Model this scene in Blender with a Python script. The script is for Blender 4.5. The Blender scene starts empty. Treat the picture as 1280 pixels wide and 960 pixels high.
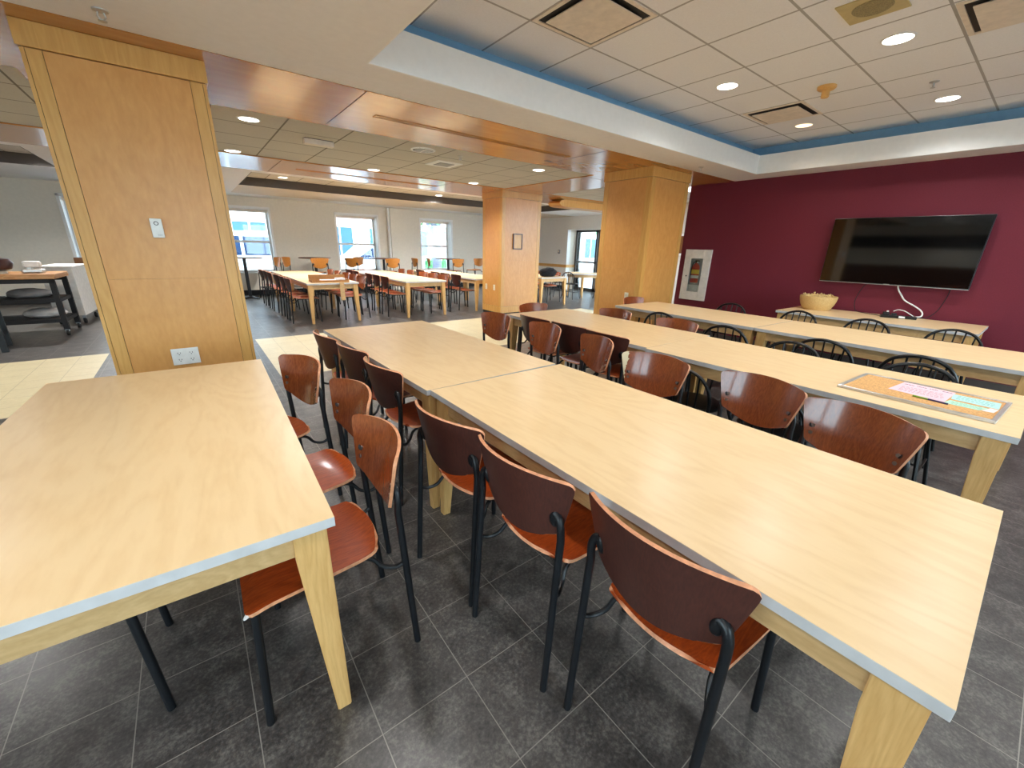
import bpy, bmesh, math, random
from mathutils import Vector, Matrix
random.seed(4)
PI = math.pi
SC = bpy.context.scene
COL = SC.collection
R_ = math.radians

# ------------------------------------------------------------------ materials
def new_mat(name):
    m = bpy.data.materials.new(name); m.use_nodes = True
    nt = m.node_tree; nt.nodes.clear()
    out = nt.nodes.new('ShaderNodeOutputMaterial')
    b = nt.nodes.new('ShaderNodeBsdfPrincipled')
    nt.links.new(b.outputs[0], out.inputs[0])
    return m, nt, b

def node(nt, t, **kw):
    n = nt.nodes.new(t)
    for k, v in kw.items():
        if k in n.inputs: n.inputs[k].default_value = v
        else: setattr(n, k, v)
    return n

def coords(nt, kind='Object', scale=(1, 1, 1), loc=(0, 0, 0), rot=(0, 0, 0)):
    tc = nt.nodes.new('ShaderNodeTexCoord')
    mp = nt.nodes.new('ShaderNodeMapping')
    mp.inputs['Scale'].default_value = scale
    mp.inputs['Location'].default_value = loc
    mp.inputs['Rotation'].default_value = rot
    nt.links.new(tc.outputs[kind], mp.inputs[0])
    return mp.outputs[0]

def ramp(nt, fac, stops):
    r = nt.nodes.new('ShaderNodeValToRGB')
    el = r.color_ramp.elements
    while len(el) < len(stops): el.new(0.5)
    for e, (p, c) in zip(el, stops):
        e.position = p; e.color = (*c, 1)
    nt.links.new(fac, r.inputs[0])
    return r.outputs[0]

def srgb(r, g, b):
    f = lambda c: (c / 255 / 12.92) if c <= 10 else ((c / 255 + .055) / 1.055) ** 2.4
    return (f(r), f(g), f(b))

def plain(name, col, rough=.5, metal=0, noise=.04, scale=18, coat=0, bump=0, spec=None):
    m, nt, b = new_mat(name)
    n = node(nt, 'ShaderNodeTexNoise', Scale=scale, Detail=4.0)
    nt.links.new(coords(nt), n.inputs['Vector'])
    lo = tuple(max(0, c * (1 - noise * 2)) for c in col); hi = tuple(min(1, c * (1 + noise * 2)) for c in col)
    nt.links.new(ramp(nt, n.outputs[0], [(.3, lo), (.7, hi)]), b.inputs['Base Color'])
    b.inputs['Roughness'].default_value = rough; b.inputs['Metallic'].default_value = metal
    if coat: b.inputs['Coat Weight'].default_value = coat; b.inputs['Coat Roughness'].default_value = .12
    if spec is not None: b.inputs['Specular IOR Level'].default_value = spec
    if bump:
        bp = node(nt, 'ShaderNodeBump', Strength=bump, Distance=.002)
        n2 = node(nt, 'ShaderNodeTexNoise', Scale=scale * 12, Detail=3.0)
        nt.links.new(coords(nt), n2.inputs['Vector'])
        nt.links.new(n2.outputs[0], bp.inputs['Height']); nt.links.new(bp.outputs[0], b.inputs['Normal'])
    return m

def wood(name, dark, light, scale=(3, 3, 3), stretch=(1, .12, 1), rough=.3, coat=0, contrast=(.3, .7), figure=.5, rand=.0, lines=22, spec=None):
    """grain: noise drawn out along one axis plus distorted growth rings"""
    m, nt, b = new_mat(name)
    sc = tuple(a * s for a, s in zip(scale, stretch))
    v = coords(nt, 'Object', sc)
    n1 = node(nt, 'ShaderNodeTexNoise', Scale=1.6, Detail=3.0, Distortion=.6)
    nt.links.new(v, n1.inputs['Vector'])
    n2 = node(nt, 'ShaderNodeTexNoise', Scale=lines * 1.0, Detail=5.0, Distortion=.25)
    nt.links.new(v, n2.inputs['Vector'])
    mul = node(nt, 'ShaderNodeMath', operation='MULTIPLY'); nt.links.new(n1.outputs[0], mul.inputs[0]); mul.inputs[1].default_value = 9
    fr = node(nt, 'ShaderNodeMath', operation='PINGPONG'); nt.links.new(mul.outputs[0], fr.inputs[0]); fr.inputs[1].default_value = .5
    mx = node(nt, 'ShaderNodeMix', data_type='FLOAT'); mx.inputs[0].default_value = figure
    nt.links.new(n2.outputs[0], mx.inputs[2]); nt.links.new(fr.outputs[0], mx.inputs[3])
    c = ramp(nt, mx.outputs[0], [(contrast[0], dark), (contrast[1], light)])
    if rand:
        oi = nt.nodes.new('ShaderNodeObjectInfo')
        hs = node(nt, 'ShaderNodeHueSaturation')
        mr = node(nt, 'ShaderNodeMapRange'); mr.inputs[3].default_value = 1 - rand; mr.inputs[4].default_value = 1 + rand
        nt.links.new(oi.outputs['Random'], mr.inputs[0]); nt.links.new(mr.outputs[0], hs.inputs['Value'])
        nt.links.new(c, hs.inputs['Color']); c = hs.outputs[0]
    nt.links.new(c, b.inputs['Base Color'])
    b.inputs['Roughness'].default_value = rough
    if spec is not None: b.inputs['Specular IOR Level'].default_value = spec
    if coat: b.inputs['Coat Weight'].default_value = coat; b.inputs['Coat Roughness'].default_value = .1
    return m

def tiles(name, size, off, cols, grout, mortar, rough=.4, mott=(10, 45), ratio=1.0, bump=.3, per=.0, brick_off=0.0, spec=.5):
    m, nt, b = new_mat(name)
    v = coords(nt, 'Object', (1, 1, 1), (-off[0], -off[1], 0))
    br = node(nt, 'ShaderNodeTexBrick', offset=brick_off, squash=1.0)
    br.inputs['Scale'].default_value = 1; br.inputs['Mortar Size'].default_value = mortar
    br.inputs['Brick Width'].default_value = size; br.inputs['Row Height'].default_value = size * ratio
    br.inputs['Mortar Smooth'].default_value = .1; br.inputs['Bias'].default_value = 0
    br.inputs['Color1'].default_value = (1, 1, 1, 1); br.inputs['Color2'].default_value = (1 - per, 1 - per, 1 - per, 1)
    nt.links.new(v, br.inputs['Vector'])
    v2 = coords(nt)
    n1 = node(nt, 'ShaderNodeTexNoise', Scale=mott[0], Detail=6.0, Roughness=.65); nt.links.new(v2, n1.inputs['Vector'])
    n2 = node(nt, 'ShaderNodeTexNoise', Scale=mott[1], Detail=8.0, Roughness=.7); nt.links.new(v2, n2.inputs['Vector'])
    mx = node(nt, 'ShaderNodeMix', data_type='FLOAT'); mx.inputs[0].default_value = .55
    nt.links.new(n1.outputs[0], mx.inputs[2]); nt.links.new(n2.outputs[0], mx.inputs[3])
    c = ramp(nt, mx.outputs[0], cols)
    mm = node(nt, 'ShaderNodeMix', data_type='RGBA', blend_type='MULTIPLY'); mm.inputs[0].default_value = 1
    nt.links.new(c, mm.inputs[6]); nt.links.new(br.outputs['Color'], mm.inputs[7])
    mg = node(nt, 'ShaderNodeMix', data_type='RGBA')
    nt.links.new(br.outputs['Fac'], mg.inputs[0]); nt.links.new(mm.outputs[2], mg.inputs[6]); mg.inputs[7].default_value = (*grout, 1)
    nt.links.new(mg.outputs[2], b.inputs['Base Color'])
    b.inputs['Roughness'].default_value = rough; b.inputs['Specular IOR Level'].default_value = spec
    if bump:
        inv = node(nt, 'ShaderNodeMath', operation='SUBTRACT'); inv.inputs[0].default_value = 1; nt.links.new(br.outputs['Fac'], inv.inputs[1])
        add = node(nt, 'ShaderNodeMath', operation='MULTIPLY_ADD'); nt.links.new(n2.outputs[0], add.inputs[0]); add.inputs[1].default_value = .5; nt.links.new(inv.outputs[0], add.inputs[2])
        bp = node(nt, 'ShaderNodeBump', Strength=bump, Distance=.002)
        nt.links.new(add.outputs[0], bp.inputs['Height']); nt.links.new(bp.outputs[0], b.inputs['Normal'])
    return m

def glow(name, col, strength):
    m = bpy.data.materials.new(name); m.use_nodes = True; nt = m.node_tree; nt.nodes.clear()
    o = nt.nodes.new('ShaderNodeOutputMaterial'); e = node(nt, 'ShaderNodeEmission', Strength=strength)
    e.inputs[0].default_value = (*col, 1); nt.links.new(e.outputs[0], o.inputs[0]); return m

def glass(name):
    m = bpy.data.materials.new(name); m.use_nodes = True; nt = m.node_tree; nt.nodes.clear()
    o = nt.nodes.new('ShaderNodeOutputMaterial')
    t = nt.nodes.new('ShaderNodeBsdfTransparent'); t.inputs[0].default_value = (.93, .98, .98, 1)
    g = node(nt, 'ShaderNodeBsdfGlossy', Roughness=.02)
    f = node(nt, 'ShaderNodeFresnel', IOR=1.45)
    mx = nt.nodes.new('ShaderNodeMixShader')
    nt.links.new(f.outputs[0], mx.inputs[0]); nt.links.new(t.outputs[0], mx.inputs[1]); nt.links.new(g.outputs[0], mx.inputs[2])
    nt.links.new(mx.outputs[0], o.inputs[0]); return m

M = {}
M['top'] = wood('birch_laminate', srgb(232, 201, 152), srgb(240, 212, 166), (2.2, 2.2, 2.2), (1, .22, 1), .3, contrast=(.15, .45), figure=.5, spec=.45)
M['edge'] = plain('pale_edge_band', srgb(196, 196, 196), .4)
M['maple'] = wood('maple', srgb(206, 160, 96), srgb(228, 186, 122), (8, 8, 8), (1, 1, .1), .4, contrast=(.2, .7))
M['maple_h'] = wood('maple_rail', srgb(196, 158, 106), srgb(218, 182, 130), (5, 5, 5), (.5, .3, 1), .4, contrast=(.2, .7))
M['ply'] = wood('cherry_plywood', srgb(100, 46, 22), srgb(156, 82, 42), (9, 9, 9), (1, 1, .16), .26, coat=.5, contrast=(.15, .75), figure=.3, rand=.13)
M['ply_dark'] = wood('dark_plywood_back', srgb(58, 30, 26), srgb(88, 48, 38), (9, 9, 9), (1, 1, .16), .36, contrast=(.15, .75), figure=.3, rand=.13)  # darker tone for the rear faces of the backrests
M['ply_seat'] = wood('cherry_plywood_seat', srgb(134, 48, 14), srgb(196, 86, 28), (9, 9, 9), (.16, 1, 1), .36, coat=.15, contrast=(.15, .75), figure=.4, rand=.12, spec=.35)
M['ply_edge'] = plain('plywood_edge', srgb(214, 150, 110), .5, noise=.1, scale=60)
M['ply_light'] = wood('honey_plywood', srgb(170, 105, 40), srgb(205, 140, 66), (9, 9, 9), (1, 1, .2), .35, contrast=(.2, .75), rand=.1)
M['black'] = plain('black_metal', srgb(18, 21, 25), .38, noise=.1, spec=.45)
M['black2'] = plain('black_enamel', srgb(13, 15, 18), .28, noise=.1, spec=.5)
M['rubber'] = plain('black_rubber', srgb(20, 20, 22), .7)
M['steel'] = plain('steel', srgb(170, 170, 172), .3, 1.0)
M['floor'] = tiles('slate_tile', .3048, (.223, .895), [(.36, srgb(48, 46, 46)), (.5, srgb(80, 77, 75)), (.64, srgb(122, 118, 113))], srgb(140, 136, 129), .0016, .32, mott=(9, 75), per=.12, spec=.55, bump=.2)
M['band'] = tiles('cream_tile', .3048, (-.08, .13), [(.3, srgb(192, 180, 142)), (.7, srgb(216, 206, 170))], srgb(160, 150, 120), .0025, .35, mott=(4, 30), bump=.15)
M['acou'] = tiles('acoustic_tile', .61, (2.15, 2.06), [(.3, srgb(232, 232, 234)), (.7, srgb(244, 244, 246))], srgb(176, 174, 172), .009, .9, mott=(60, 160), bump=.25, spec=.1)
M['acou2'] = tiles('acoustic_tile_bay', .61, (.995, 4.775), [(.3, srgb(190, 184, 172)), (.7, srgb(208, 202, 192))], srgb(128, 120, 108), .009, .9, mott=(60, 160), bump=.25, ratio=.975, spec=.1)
M['dry'] = plain('painted_drywall', srgb(236, 234, 233), .7, noise=.01, bump=.05)
M['dry_warm'] = plain('warm_drywall', srgb(212, 198, 178), .7, noise=.01)
M['white'] = plain('white_paint', srgb(238, 238, 236), .5, noise=.01)
M['blue'] = plain('blue_paint', srgb(142, 184, 212), .6, noise=.02)
M['dark'] = plain('charcoal_paint', srgb(74, 68, 64), .6, noise=.03)
M['maroon'] = plain('maroon_paint', srgb(108, 31, 47), .66, noise=.05, scale=90, bump=.35, spec=.35)
M['beige'] = plain('beige_paint', srgb(224, 218, 204), .75, noise=.015)
M['veneer'] = wood('honey_veneer', srgb(206, 144, 74), srgb(221, 162, 92), (1.6, 1.6, 1.6), (1, 1, .35), .34, contrast=(.15, .65), figure=.35, lines=26)
M['veneer_trim'] = wood('honey_trim', srgb(206, 152, 78), srgb(222, 172, 98), (4, 4, 4), (1, 1, .1), .34, contrast=(.2, .7))
M['soffit_wood'] = wood('soffit_veneer', srgb(182, 118, 50), srgb(200, 138, 66), (1.2, 1.2, 1.2), (.25, 1, 1), .26, coat=.45, contrast=(.2, .7), figure=.4, lines=12)
M['groove'] = plain('groove_shadow_gap', srgb(92, 58, 26), .8)
M['plastic'] = plain('white_plastic', srgb(232, 232, 228), .4)
M['ivory'] = plain('ivory_plastic', srgb(224, 214, 186), .45)
M['hole'] = plain('dark_slot', srgb(40, 36, 34), .7)
M['screen'] = plain('tv_glass', srgb(3, 3, 4), .05, noise=0, spec=1.0)
M['bezel'] = plain('tv_bezel', srgb(16, 16, 18), .3)
M['wicker'] = wood('wicker', srgb(196, 158, 96), srgb(236, 208, 150), (30, 30, 30), (1, 1, .2), .6, contrast=(.25, .75))
M['wicker_fill'] = plain('dry_shavings', srgb(214, 184, 124), .7, noise=.15, scale=60)
M['cork'] = plain('cork', srgb(206, 158, 98), .8, noise=.14, scale=140)
M['alu'] = plain('aluminium_frame', srgb(196, 194, 190), .32, .7)
M['pink'] = plain('pink_paper', srgb(232, 196, 206), .8, noise=.01)
M['mint'] = plain('mint_paper', srgb(172, 218, 198), .8, noise=.01)
M['aqua'] = plain('aqua_paper', srgb(176, 220, 216), .8, noise=.01)
M['lime'] = plain('green_marker', srgb(128, 160, 58), .5)
M['ink'] = plain('print_ink', srgb(64, 50, 92), .8)
M['inkgrey'] = plain('grey_ink', srgb(150, 130, 150), .8)
M['inkteal'] = plain('teal_ink', srgb(84, 140, 140), .8)
M['red'] = plain('extinguisher_red', srgb(176, 26, 34), .3, coat=.4)
M['yellow'] = plain('label_yellow', srgb(226, 190, 60), .5)
M['label'] = plain('label_white', srgb(225, 222, 220), .5)
M['cabinet'] = plain('cabinet_enamel', srgb(226, 222, 212), .4)
M['grey'] = plain('grey_lining', srgb(150, 150, 152), .5)
M['cardboard'] = plain('cardboard', srgb(168, 120, 70), .8, noise=.06)
M['fur'] = plain('black_cloth', srgb(14, 14, 15), .95, noise=.2, bump=.8)
M['lamp'] = glow('lamp_lens', (1, .93, .82), 9)
M['lamp_warm'] = glow('lamp_lens_warm', (1, .72, .42), 2.2)
M['glass'] = glass('window_glass')
M['bronze'] = plain('bronze_metal', srgb(74, 70, 66), .4, .3)
M['amber'] = plain('amber_plastic', srgb(224, 176, 104), .4)
M['almond'] = plain('almond_metal', srgb(228, 216, 200), .5)
M['olive'] = plain('yellowed_metal', srgb(196, 180, 130), .5)
M['olive_dark'] = plain('speaker_mesh', srgb(150, 138, 100), .6, noise=.2, scale=200)
M['butcher'] = wood('butcher_block', srgb(178, 124, 70), srgb(212, 164, 106), (6, 6, 6), (.2, 1, 1), .4)
M['brown'] = plain('brown_panel', srgb(120, 74, 34), .5, noise=.06)
M['pan'] = plain('dark_brown_enamel', srgb(58, 28, 26), .35)
M['walnut'] = wood('walnut_laminate', srgb(86, 52, 34), srgb(112, 70, 46), (5, 5, 5), (.2, 1, 1), .35)
M['road'] = plain('asphalt', srgb(128, 128, 130), .9)
M['facade'] = plain('pale_facade', srgb(214, 208, 206), .8)
M['facade2'] = plain('pink_facade', srgb(206, 164, 160), .8)
M['pane'] = plain('blue_panes', srgb(36, 84, 116), .3)
M['van'] = plain('white_car_paint', srgb(214, 222, 226), .3, coat=.5)
M['carglass'] = plain('car_glass', srgb(22, 44, 76), .15)
M['tyre'] = plain('tyre', srgb(30, 32, 38), .8)
M['leaf'] = plain('tree_leaves', srgb(88, 150, 96), .8, noise=.2, scale=9)
M['bark'] = plain('tree_bark', srgb(96, 98, 112), .9, noise=.1)

# ------------------------------------------------------------------ mesh helpers
def finish(bm, name, mats, parent=None, smooth=None, loc=None, rotz=0):
    bmesh.ops.recalc_face_normals(bm, faces=bm.faces[:])
    if smooth is not None:
        lim = R_(smooth)
        for f in bm.faces: f.smooth = True
        for e in bm.edges:
            if len(e.link_faces) == 2 and e.calc_face_angle(0) > lim: e.smooth = False
    me = bpy.data.meshes.new(name); bm.to_mesh(me); bm.free()
    if not isinstance(mats, (list, tuple)): mats = [mats]
    for m in mats: me.materials.append(m)
    return place(name, me, parent, loc, rotz)

def place(name, me, parent=None, loc=None, rotz=0):
    o = bpy.data.objects.new(name, me); COL.objects.link(o)
    if parent: o.parent = parent
    if loc is not None: o.location = loc
    if rotz: o.rotation_euler = (0, 0, rotz)
    return o

def tag(o, label=None, cat=None, group=None, kind=None):
    if label: o['label'] = label
    if cat: o['category'] = cat
    if group: o['group'] = group
    if kind: o['kind'] = kind
    return o

def thing(name, label, cat, loc=(0, 0, 0), rotz=0, group=None, kind=None):
    o = bpy.data.objects.new(name, None); COL.objects.link(o)
    o.empty_display_size = .1
    o.location = loc; o.rotation_euler = (0, 0, rotz)
    return tag(o, label, cat, group, kind)

def box(bm, x0, x1, y0, y1, z0, z1, mi=0, bev=0, mat=None):
    vs = [bm.verts.new((x, y, z)) for x in (x0, x1) for y in (y0, y1) for z in (z0, z1)]
    fs = []
    for q in ((0, 1, 3, 2), (4, 6, 7, 5), (0, 4, 5, 1), (2, 3, 7, 6), (0, 2, 6, 4), (1, 5, 7, 3)):
        f = bm.faces.new([vs[i] for i in q]); f.material_index = mi; fs.append(f)
    if mat: bmesh.ops.transform(bm, matrix=mat, verts=vs)
    if bev:
        es = list({e for f in fs for e in f.edges})
        bmesh.ops.bevel(bm, geom=es, offset=bev, segments=2, profile=.5, affect='EDGES', material=-1)
    return fs

def prism(bm, poly, axis, a0, a1, mi=0):
    """poly: 2D outline; extruded along axis x/y/z from a0 to a1"""
    def P(p, a):
        return {'x': (a, p[0], p[1]), 'y': (p[0], a, p[1]), 'z': (p[0], p[1], a)}[axis]
    A = [bm.verts.new(P(p, a0)) for p in poly]; B = [bm.verts.new(P(p, a1)) for p in poly]
    n = len(poly); fs = [bm.faces.new(A), bm.faces.new(B[::-1])]
    for i in range(n): fs.append(bm.faces.new((A[i], B[i], B[(i + 1) % n], A[(i + 1) % n])))
    for f in fs: f.material_index = mi
    return fs

def tube(bm, pts, r, seg=10, mi=0, cap=True, radii=None):
    pts = [Vector(p) for p in pts]; n = len(pts)
    T = []
    for i in range(n):
        a = pts[max(i - 1, 0)]; b = pts[min(i + 1, n - 1)]
        T.append((b - a).normalized())
    u = T[0].orthogonal().normalized()
    rings = []
    for i in range(n):
        u = (u - T[i] * u.dot(T[i])).normalized(); w = T[i].cross(u)
        rr = radii[i] if radii else r
        rings.append([bm.verts.new(pts[i] + (u * math.cos(2 * PI * k / seg) + w * math.sin(2 * PI * k / seg)) * rr) for k in range(seg)])
    for i in range(n - 1):
        for k in range(seg):
            f = bm.faces.new((rings[i][k], rings[i][(k + 1) % seg], rings[i + 1][(k + 1) % seg], rings[i + 1][k])); f.material_index = mi
    if cap:
        for rg in (rings[0][::-1], rings[-1]):
            f = bm.faces.new(rg); f.material_index = mi

def curve_pts(ctrl, n=8):
    """Catmull-Rom through control points"""
    c = [Vector(p) for p in ctrl]; c = [c[0] * 2 - c[1]] + c + [c[-1] * 2 - c[-2]]
    out = []
    for i in range(1, len(c) - 2):
        for k in range(n):
            t = k / n
            out.append(.5 * ((2 * c[i]) + (-c[i - 1] + c[i + 1]) * t + (2 * c[i - 1] - 5 * c[i] + 4 * c[i + 1] - c[i + 2]) * t * t + (-c[i - 1] + 3 * c[i] - 3 * c[i + 1] + c[i + 2]) * t ** 3))
    out.append(c[-2]); return out

def lathe(bm, prof, seg=24, mi=0, center=(0, 0, 0), cap=True):
    cx, cy, cz = center; rings = []
    for r, z in prof:
        rings.append([bm.verts.new((cx + r * math.cos(2 * PI * k / seg), cy + r * math.sin(2 * PI * k / seg), cz + z)) for k in range(seg)])
    for i in range(len(rings) - 1):
        for k in range(seg):
            f = bm.faces.new((rings[i][k], rings[i][(k + 1) % seg], rings[i + 1][(k + 1) % seg], rings[i + 1][k])); f.material_index = mi
    if cap:
        for rg in (rings[0][::-1], rings[-1]):
            if prof: f = bm.faces.new(rg); f.material_index = mi

def shell(bm, P, t, back=0):
    """P[i][j] grid of mid-surface points; thickness t. slot 0 = faces, slot 1 = edges"""
    ni, nj = len(P), len(P[0]); N = [[None] * nj for _ in range(ni)]
    for i in range(ni):
        for j in range(nj):
            a = P[min(i + 1, ni - 1)][j] - P[max(i - 1, 0)][j]; b = P[i][min(j + 1, nj - 1)] - P[i][max(j - 1, 0)]
            N[i][j] = a.cross(b).normalized()
    A = [[bm.verts.new(P[i][j] + N[i][j] * t / 2) for j in range(nj)] for i in range(ni)]
    B = [[bm.verts.new(P[i][j] - N[i][j] * t / 2) for j in range(nj)] for i in range(ni)]
    for i in range(ni - 1):
        for j in range(nj - 1):
            bm.faces.new((A[i][j], A[i + 1][j], A[i + 1][j + 1], A[i][j + 1])).material_index = back
            bm.faces.new((B[i][j], B[i][j + 1], B[i + 1][j + 1], B[i + 1][j]))
    loop = [(i, 0) for i in range(ni)] + [(ni - 1, j) for j in range(1, nj)] + [(i, nj - 1) for i in range(ni - 2, -1, -1)] + [(0, j) for j in range(nj - 2, 0, -1)]
    for k in range(len(loop)):
        (i, j), (p, q) = loop[k], loop[(k + 1) % len(loop)]
        f = bm.faces.new((A[i][j], B[i][j], B[p][q], A[p][q])); f.material_index = 1

MESH = {}
def cached(key, builder, mats, smooth=40):
    if key not in MESH:
        bm = bmesh.new(); builder(bm)
        o = finish(bm, key.split('|')[0], mats, smooth=smooth)
        MESH[key] = o.data; bpy.data.objects.remove(o)
    return MESH[key]

def simple(name, mats, fn, parent=None, smooth=None, **k):
    bm = bmesh.new(); fn(bm); return finish(bm, name, mats, parent, smooth, **k)

def struct(name, mats, fn, smooth=None, label=None):
    o = simple(name, mats, fn, None, smooth); o['kind'] = 'structure'
    if label: o['label'] = label
    return o

# ------------------------------------------------------------------ room shell
ZS = 2.55            # soffit
ZT = 2.93            # tray ceiling
XW = 7.2             # maroon wall
YF = 13.6            # window wall
XE = 11.1            # end wall of far hall
YB, XL = -3.6, -6.0  # wall behind the camera, wall far left

def floor_dark(bm):
    for x0, x1, y0, y1 in ((XL, XE + .8, YB, 4.99), (XL, XE + .8, 7.3, YF), (-1.04, .605, 4.99, 7.3), (5.1, 6.5, 4.99, 7.3), (7.9, XE + .8, 4.99, 7.3)):
        box(bm, x0, x1, y0, y1, -.05, 0)
struct('floor', M['floor'], floor_dark)
struct('floor', M['band'], lambda bm: [box(bm, a, b, 4.99, 7.3, -.05, 0) for a, b in ((XL, -1.04), (.605, 5.1), (6.5, 7.9))])

# dining-side soffit (drywall) around the tray, with the tray's white faces and set-back blue band
TX0, TX1, TY0, TY1 = 1.13, 6.78, -2.6, 3.07
def soffit(bm):
    for a, b, c, d in ((XL, TX0, YB, 3.56), (TX0, TX1, TY1, 3.56), (TX0, TX1, YB, TY0), (TX1, XW + .1, YB, 3.56)):
        box(bm, a, b, c, d, ZS, ZS + .24)
struct('ceiling', M['dry'], soffit)
def tray_face(bm):
    t = .012
    for a, b, c, d in ((TX0, TX1, TY1 - t, TY1), (TX0, TX1, TY0, TY0 + t), (TX0, TX0 + t, TY0, TY1), (TX1 - t, TX1, TY0, TY1)):
        box(bm, a, b, c, d, ZS + .001, ZS + .24)
struct('trim_1', M['white'], tray_face)
SB = .20
def tray_band(bm):
    t = .02; x0, x1, y0, y1 = TX0 - SB, TX1 + SB, TY0 - SB, TY1 + SB
    for a, b, c, d in ((x0 - t, x1 + t, y1, y1 + t), (x0 - t, x1 + t, y0 - t, y0), (x0 - t, x0, y0, y1), (x1, x1 + t, y0, y1)):
        box(bm, a, b, c, d, ZS + .241, ZT)
    for a, b, c, d in ((x0, x1, TY1, y1), (x0, x1, y0, TY0), (x0, TX0, TY0, TY1), (TX1, x1, TY0, TY1)):
        box(bm, a, b, c, d, ZS + .2402, ZS + .246)
struct('trim_2', M['blue'], tray_band)
struct('ceiling', M['acou'], lambda bm: box(bm, TX0 - SB - .02, TX1 + SB + .02, TY0 - SB - .02, TY1 + SB + .02, ZT, ZT + .05))

# wood-clad soffit grid on the pillars, tile bays flush between
def wood_soffit(bm):
    for a, b, c, d in ((XL, XW + .1, 3.565, 4.79), (XL, XE + .8, 7.16, 8.48), (-.72, .375, 4.79, 7.16), (5.25, 6.36, 4.79, 7.16)):
        box(bm, a, b, c, d, ZS - .002, ZS + .1)
struct('ceiling', M['soffit_wood'], wood_soffit)
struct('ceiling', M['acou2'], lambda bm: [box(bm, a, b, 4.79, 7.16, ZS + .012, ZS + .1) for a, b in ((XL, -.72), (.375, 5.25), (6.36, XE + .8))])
def seam_lines(bm):   # joints in the veneer
    for x in (1.3, 4.1): box(bm, x, x + .006, 3.57, 4.78, ZS - .0035, ZS - .001); box(bm, x, x + .006, 7.17, 8.47, ZS - .0035, ZS - .001)
    for y in (5.0, 6.9): box(bm, 5.26, 6.35, y, y + .006, ZS - .0035, ZS - .001)
struct('trim_3', M['groove'], seam_lines)

# far hall ceiling: two shallow trays with charcoal inner faces
FT = [(-5.2, -1.5), (1.1, 9.2)]
ZF = 2.72
def far_soffit(bm):
    y0, y1 = 8.75, 10.9
    box(bm, XL, XE + .8, 8.48, y0, ZS, ZS + .3)
    box(bm, XL, FT[1][0], y1, 12.75, ZS, ZS + .3)
    for a, b in ((XL, FT[0][0]), (FT[0][1], FT[1][0]), (FT[1][1], XE + .8)): box(bm, a, b, y0, y1, ZS, ZS + .3)
struct('ceiling', M['dry'], far_soffit)
struct('ceiling', M['dry_warm'], lambda bm: box(bm, FT[1][0], XE + .8, 10.9, 12.75, ZS, ZS + .3))
struct('ceiling', M['white'], lambda bm: box(bm, XL, XE + .8, 12.75, YF + .42, ZS + .004, ZS + .3))
def far_band(bm):
    for a, b in FT:
        box(bm, a, b, 10.888, 10.899, ZS + .001, ZF); box(bm, a, b, 8.751, 8.762, ZS + .001, ZF)
        box(bm, a + .001, a + .012, 8.762, 10.888, ZS + .001, ZF); box(bm, b - .012, b - .001, 8.762, 10.888, ZS + .001, ZF)
struct('trim_4', M['dark'], far_band)
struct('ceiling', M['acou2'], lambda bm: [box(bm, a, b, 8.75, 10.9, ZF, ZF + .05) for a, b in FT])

# walls
struct('wall_right', M['maroon'], lambda bm: box(bm, XW, XW + .14, YB, 4.31, 0, ZS))
struct('baseboard_right', M['dark'], lambda bm: box(bm, XW - .012, XW, YB, 4.31, 0, .1))
struct('wall_corridor', M['beige'], lambda bm: box(bm, 9.6, 9.74, 3.2, 7.0, 0, ZS))
ADDED_LWIN = [(-3.2, -1.3), (-.9, 1.0)]  # unseen windows, added to bring in daylight from the left
def wall_left(bm):
    ys = [YB] + [v for w in ADDED_LWIN for v in w] + [YF + .3]
    for i in range(0, len(ys), 2): box(bm, XL - .25, XL, ys[i], ys[i + 1], 0, ZS + .3)
    for a, b in ADDED_LWIN: box(bm, XL - .25, XL, a, b, 0, .5); box(bm, XL - .25, XL, a, b, 2.4, ZS + .3)
struct('wall_left', M['beige'], wall_left)
struct('reflection_trim_low', M['walnut'], lambda bm: box(bm, XL, XL + .02, 1.1, 8, 0, 1.2))  # unseen dark panel, added to stripe the television's reflection
struct('reflection_trim_high', M['dark'], lambda bm: box(bm, XL, XL + .05, 1.1, 8, 1.78, 2.2))  # second unseen band, added for the upper dark stripe in that reflection
WIN = [(-2.0, -.75), (.72, 1.97), (3.72, 4.97), (6.46, 7.66)]
WZ0, WZ1 = .62, 2.27
def wall_far(bm):
    xs = [XL] + [v for w in WIN for v in w] + [XE + .6]
    for i in range(0, len(xs), 2): box(bm, xs[i], xs[i + 1], YF, YF + .42, 0, ZS + .02)
    for a, b in WIN:
        box(bm, a, b, YF, YF + .42, 0, WZ0); box(bm, a, b, YF, YF + .42, WZ1, ZS + .02)
struct('wall_back', M['beige'], wall_far)
struct('trim_5', M['beige'], lambda bm: box(bm, 5.36, 6.2, YF - .12, YF, 0, ZS))     # shallow pilaster
struct('baseboard_back', M['rubber'], lambda bm: box(bm, XL, XE, YF - .015, YF, 0, .14))
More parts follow.
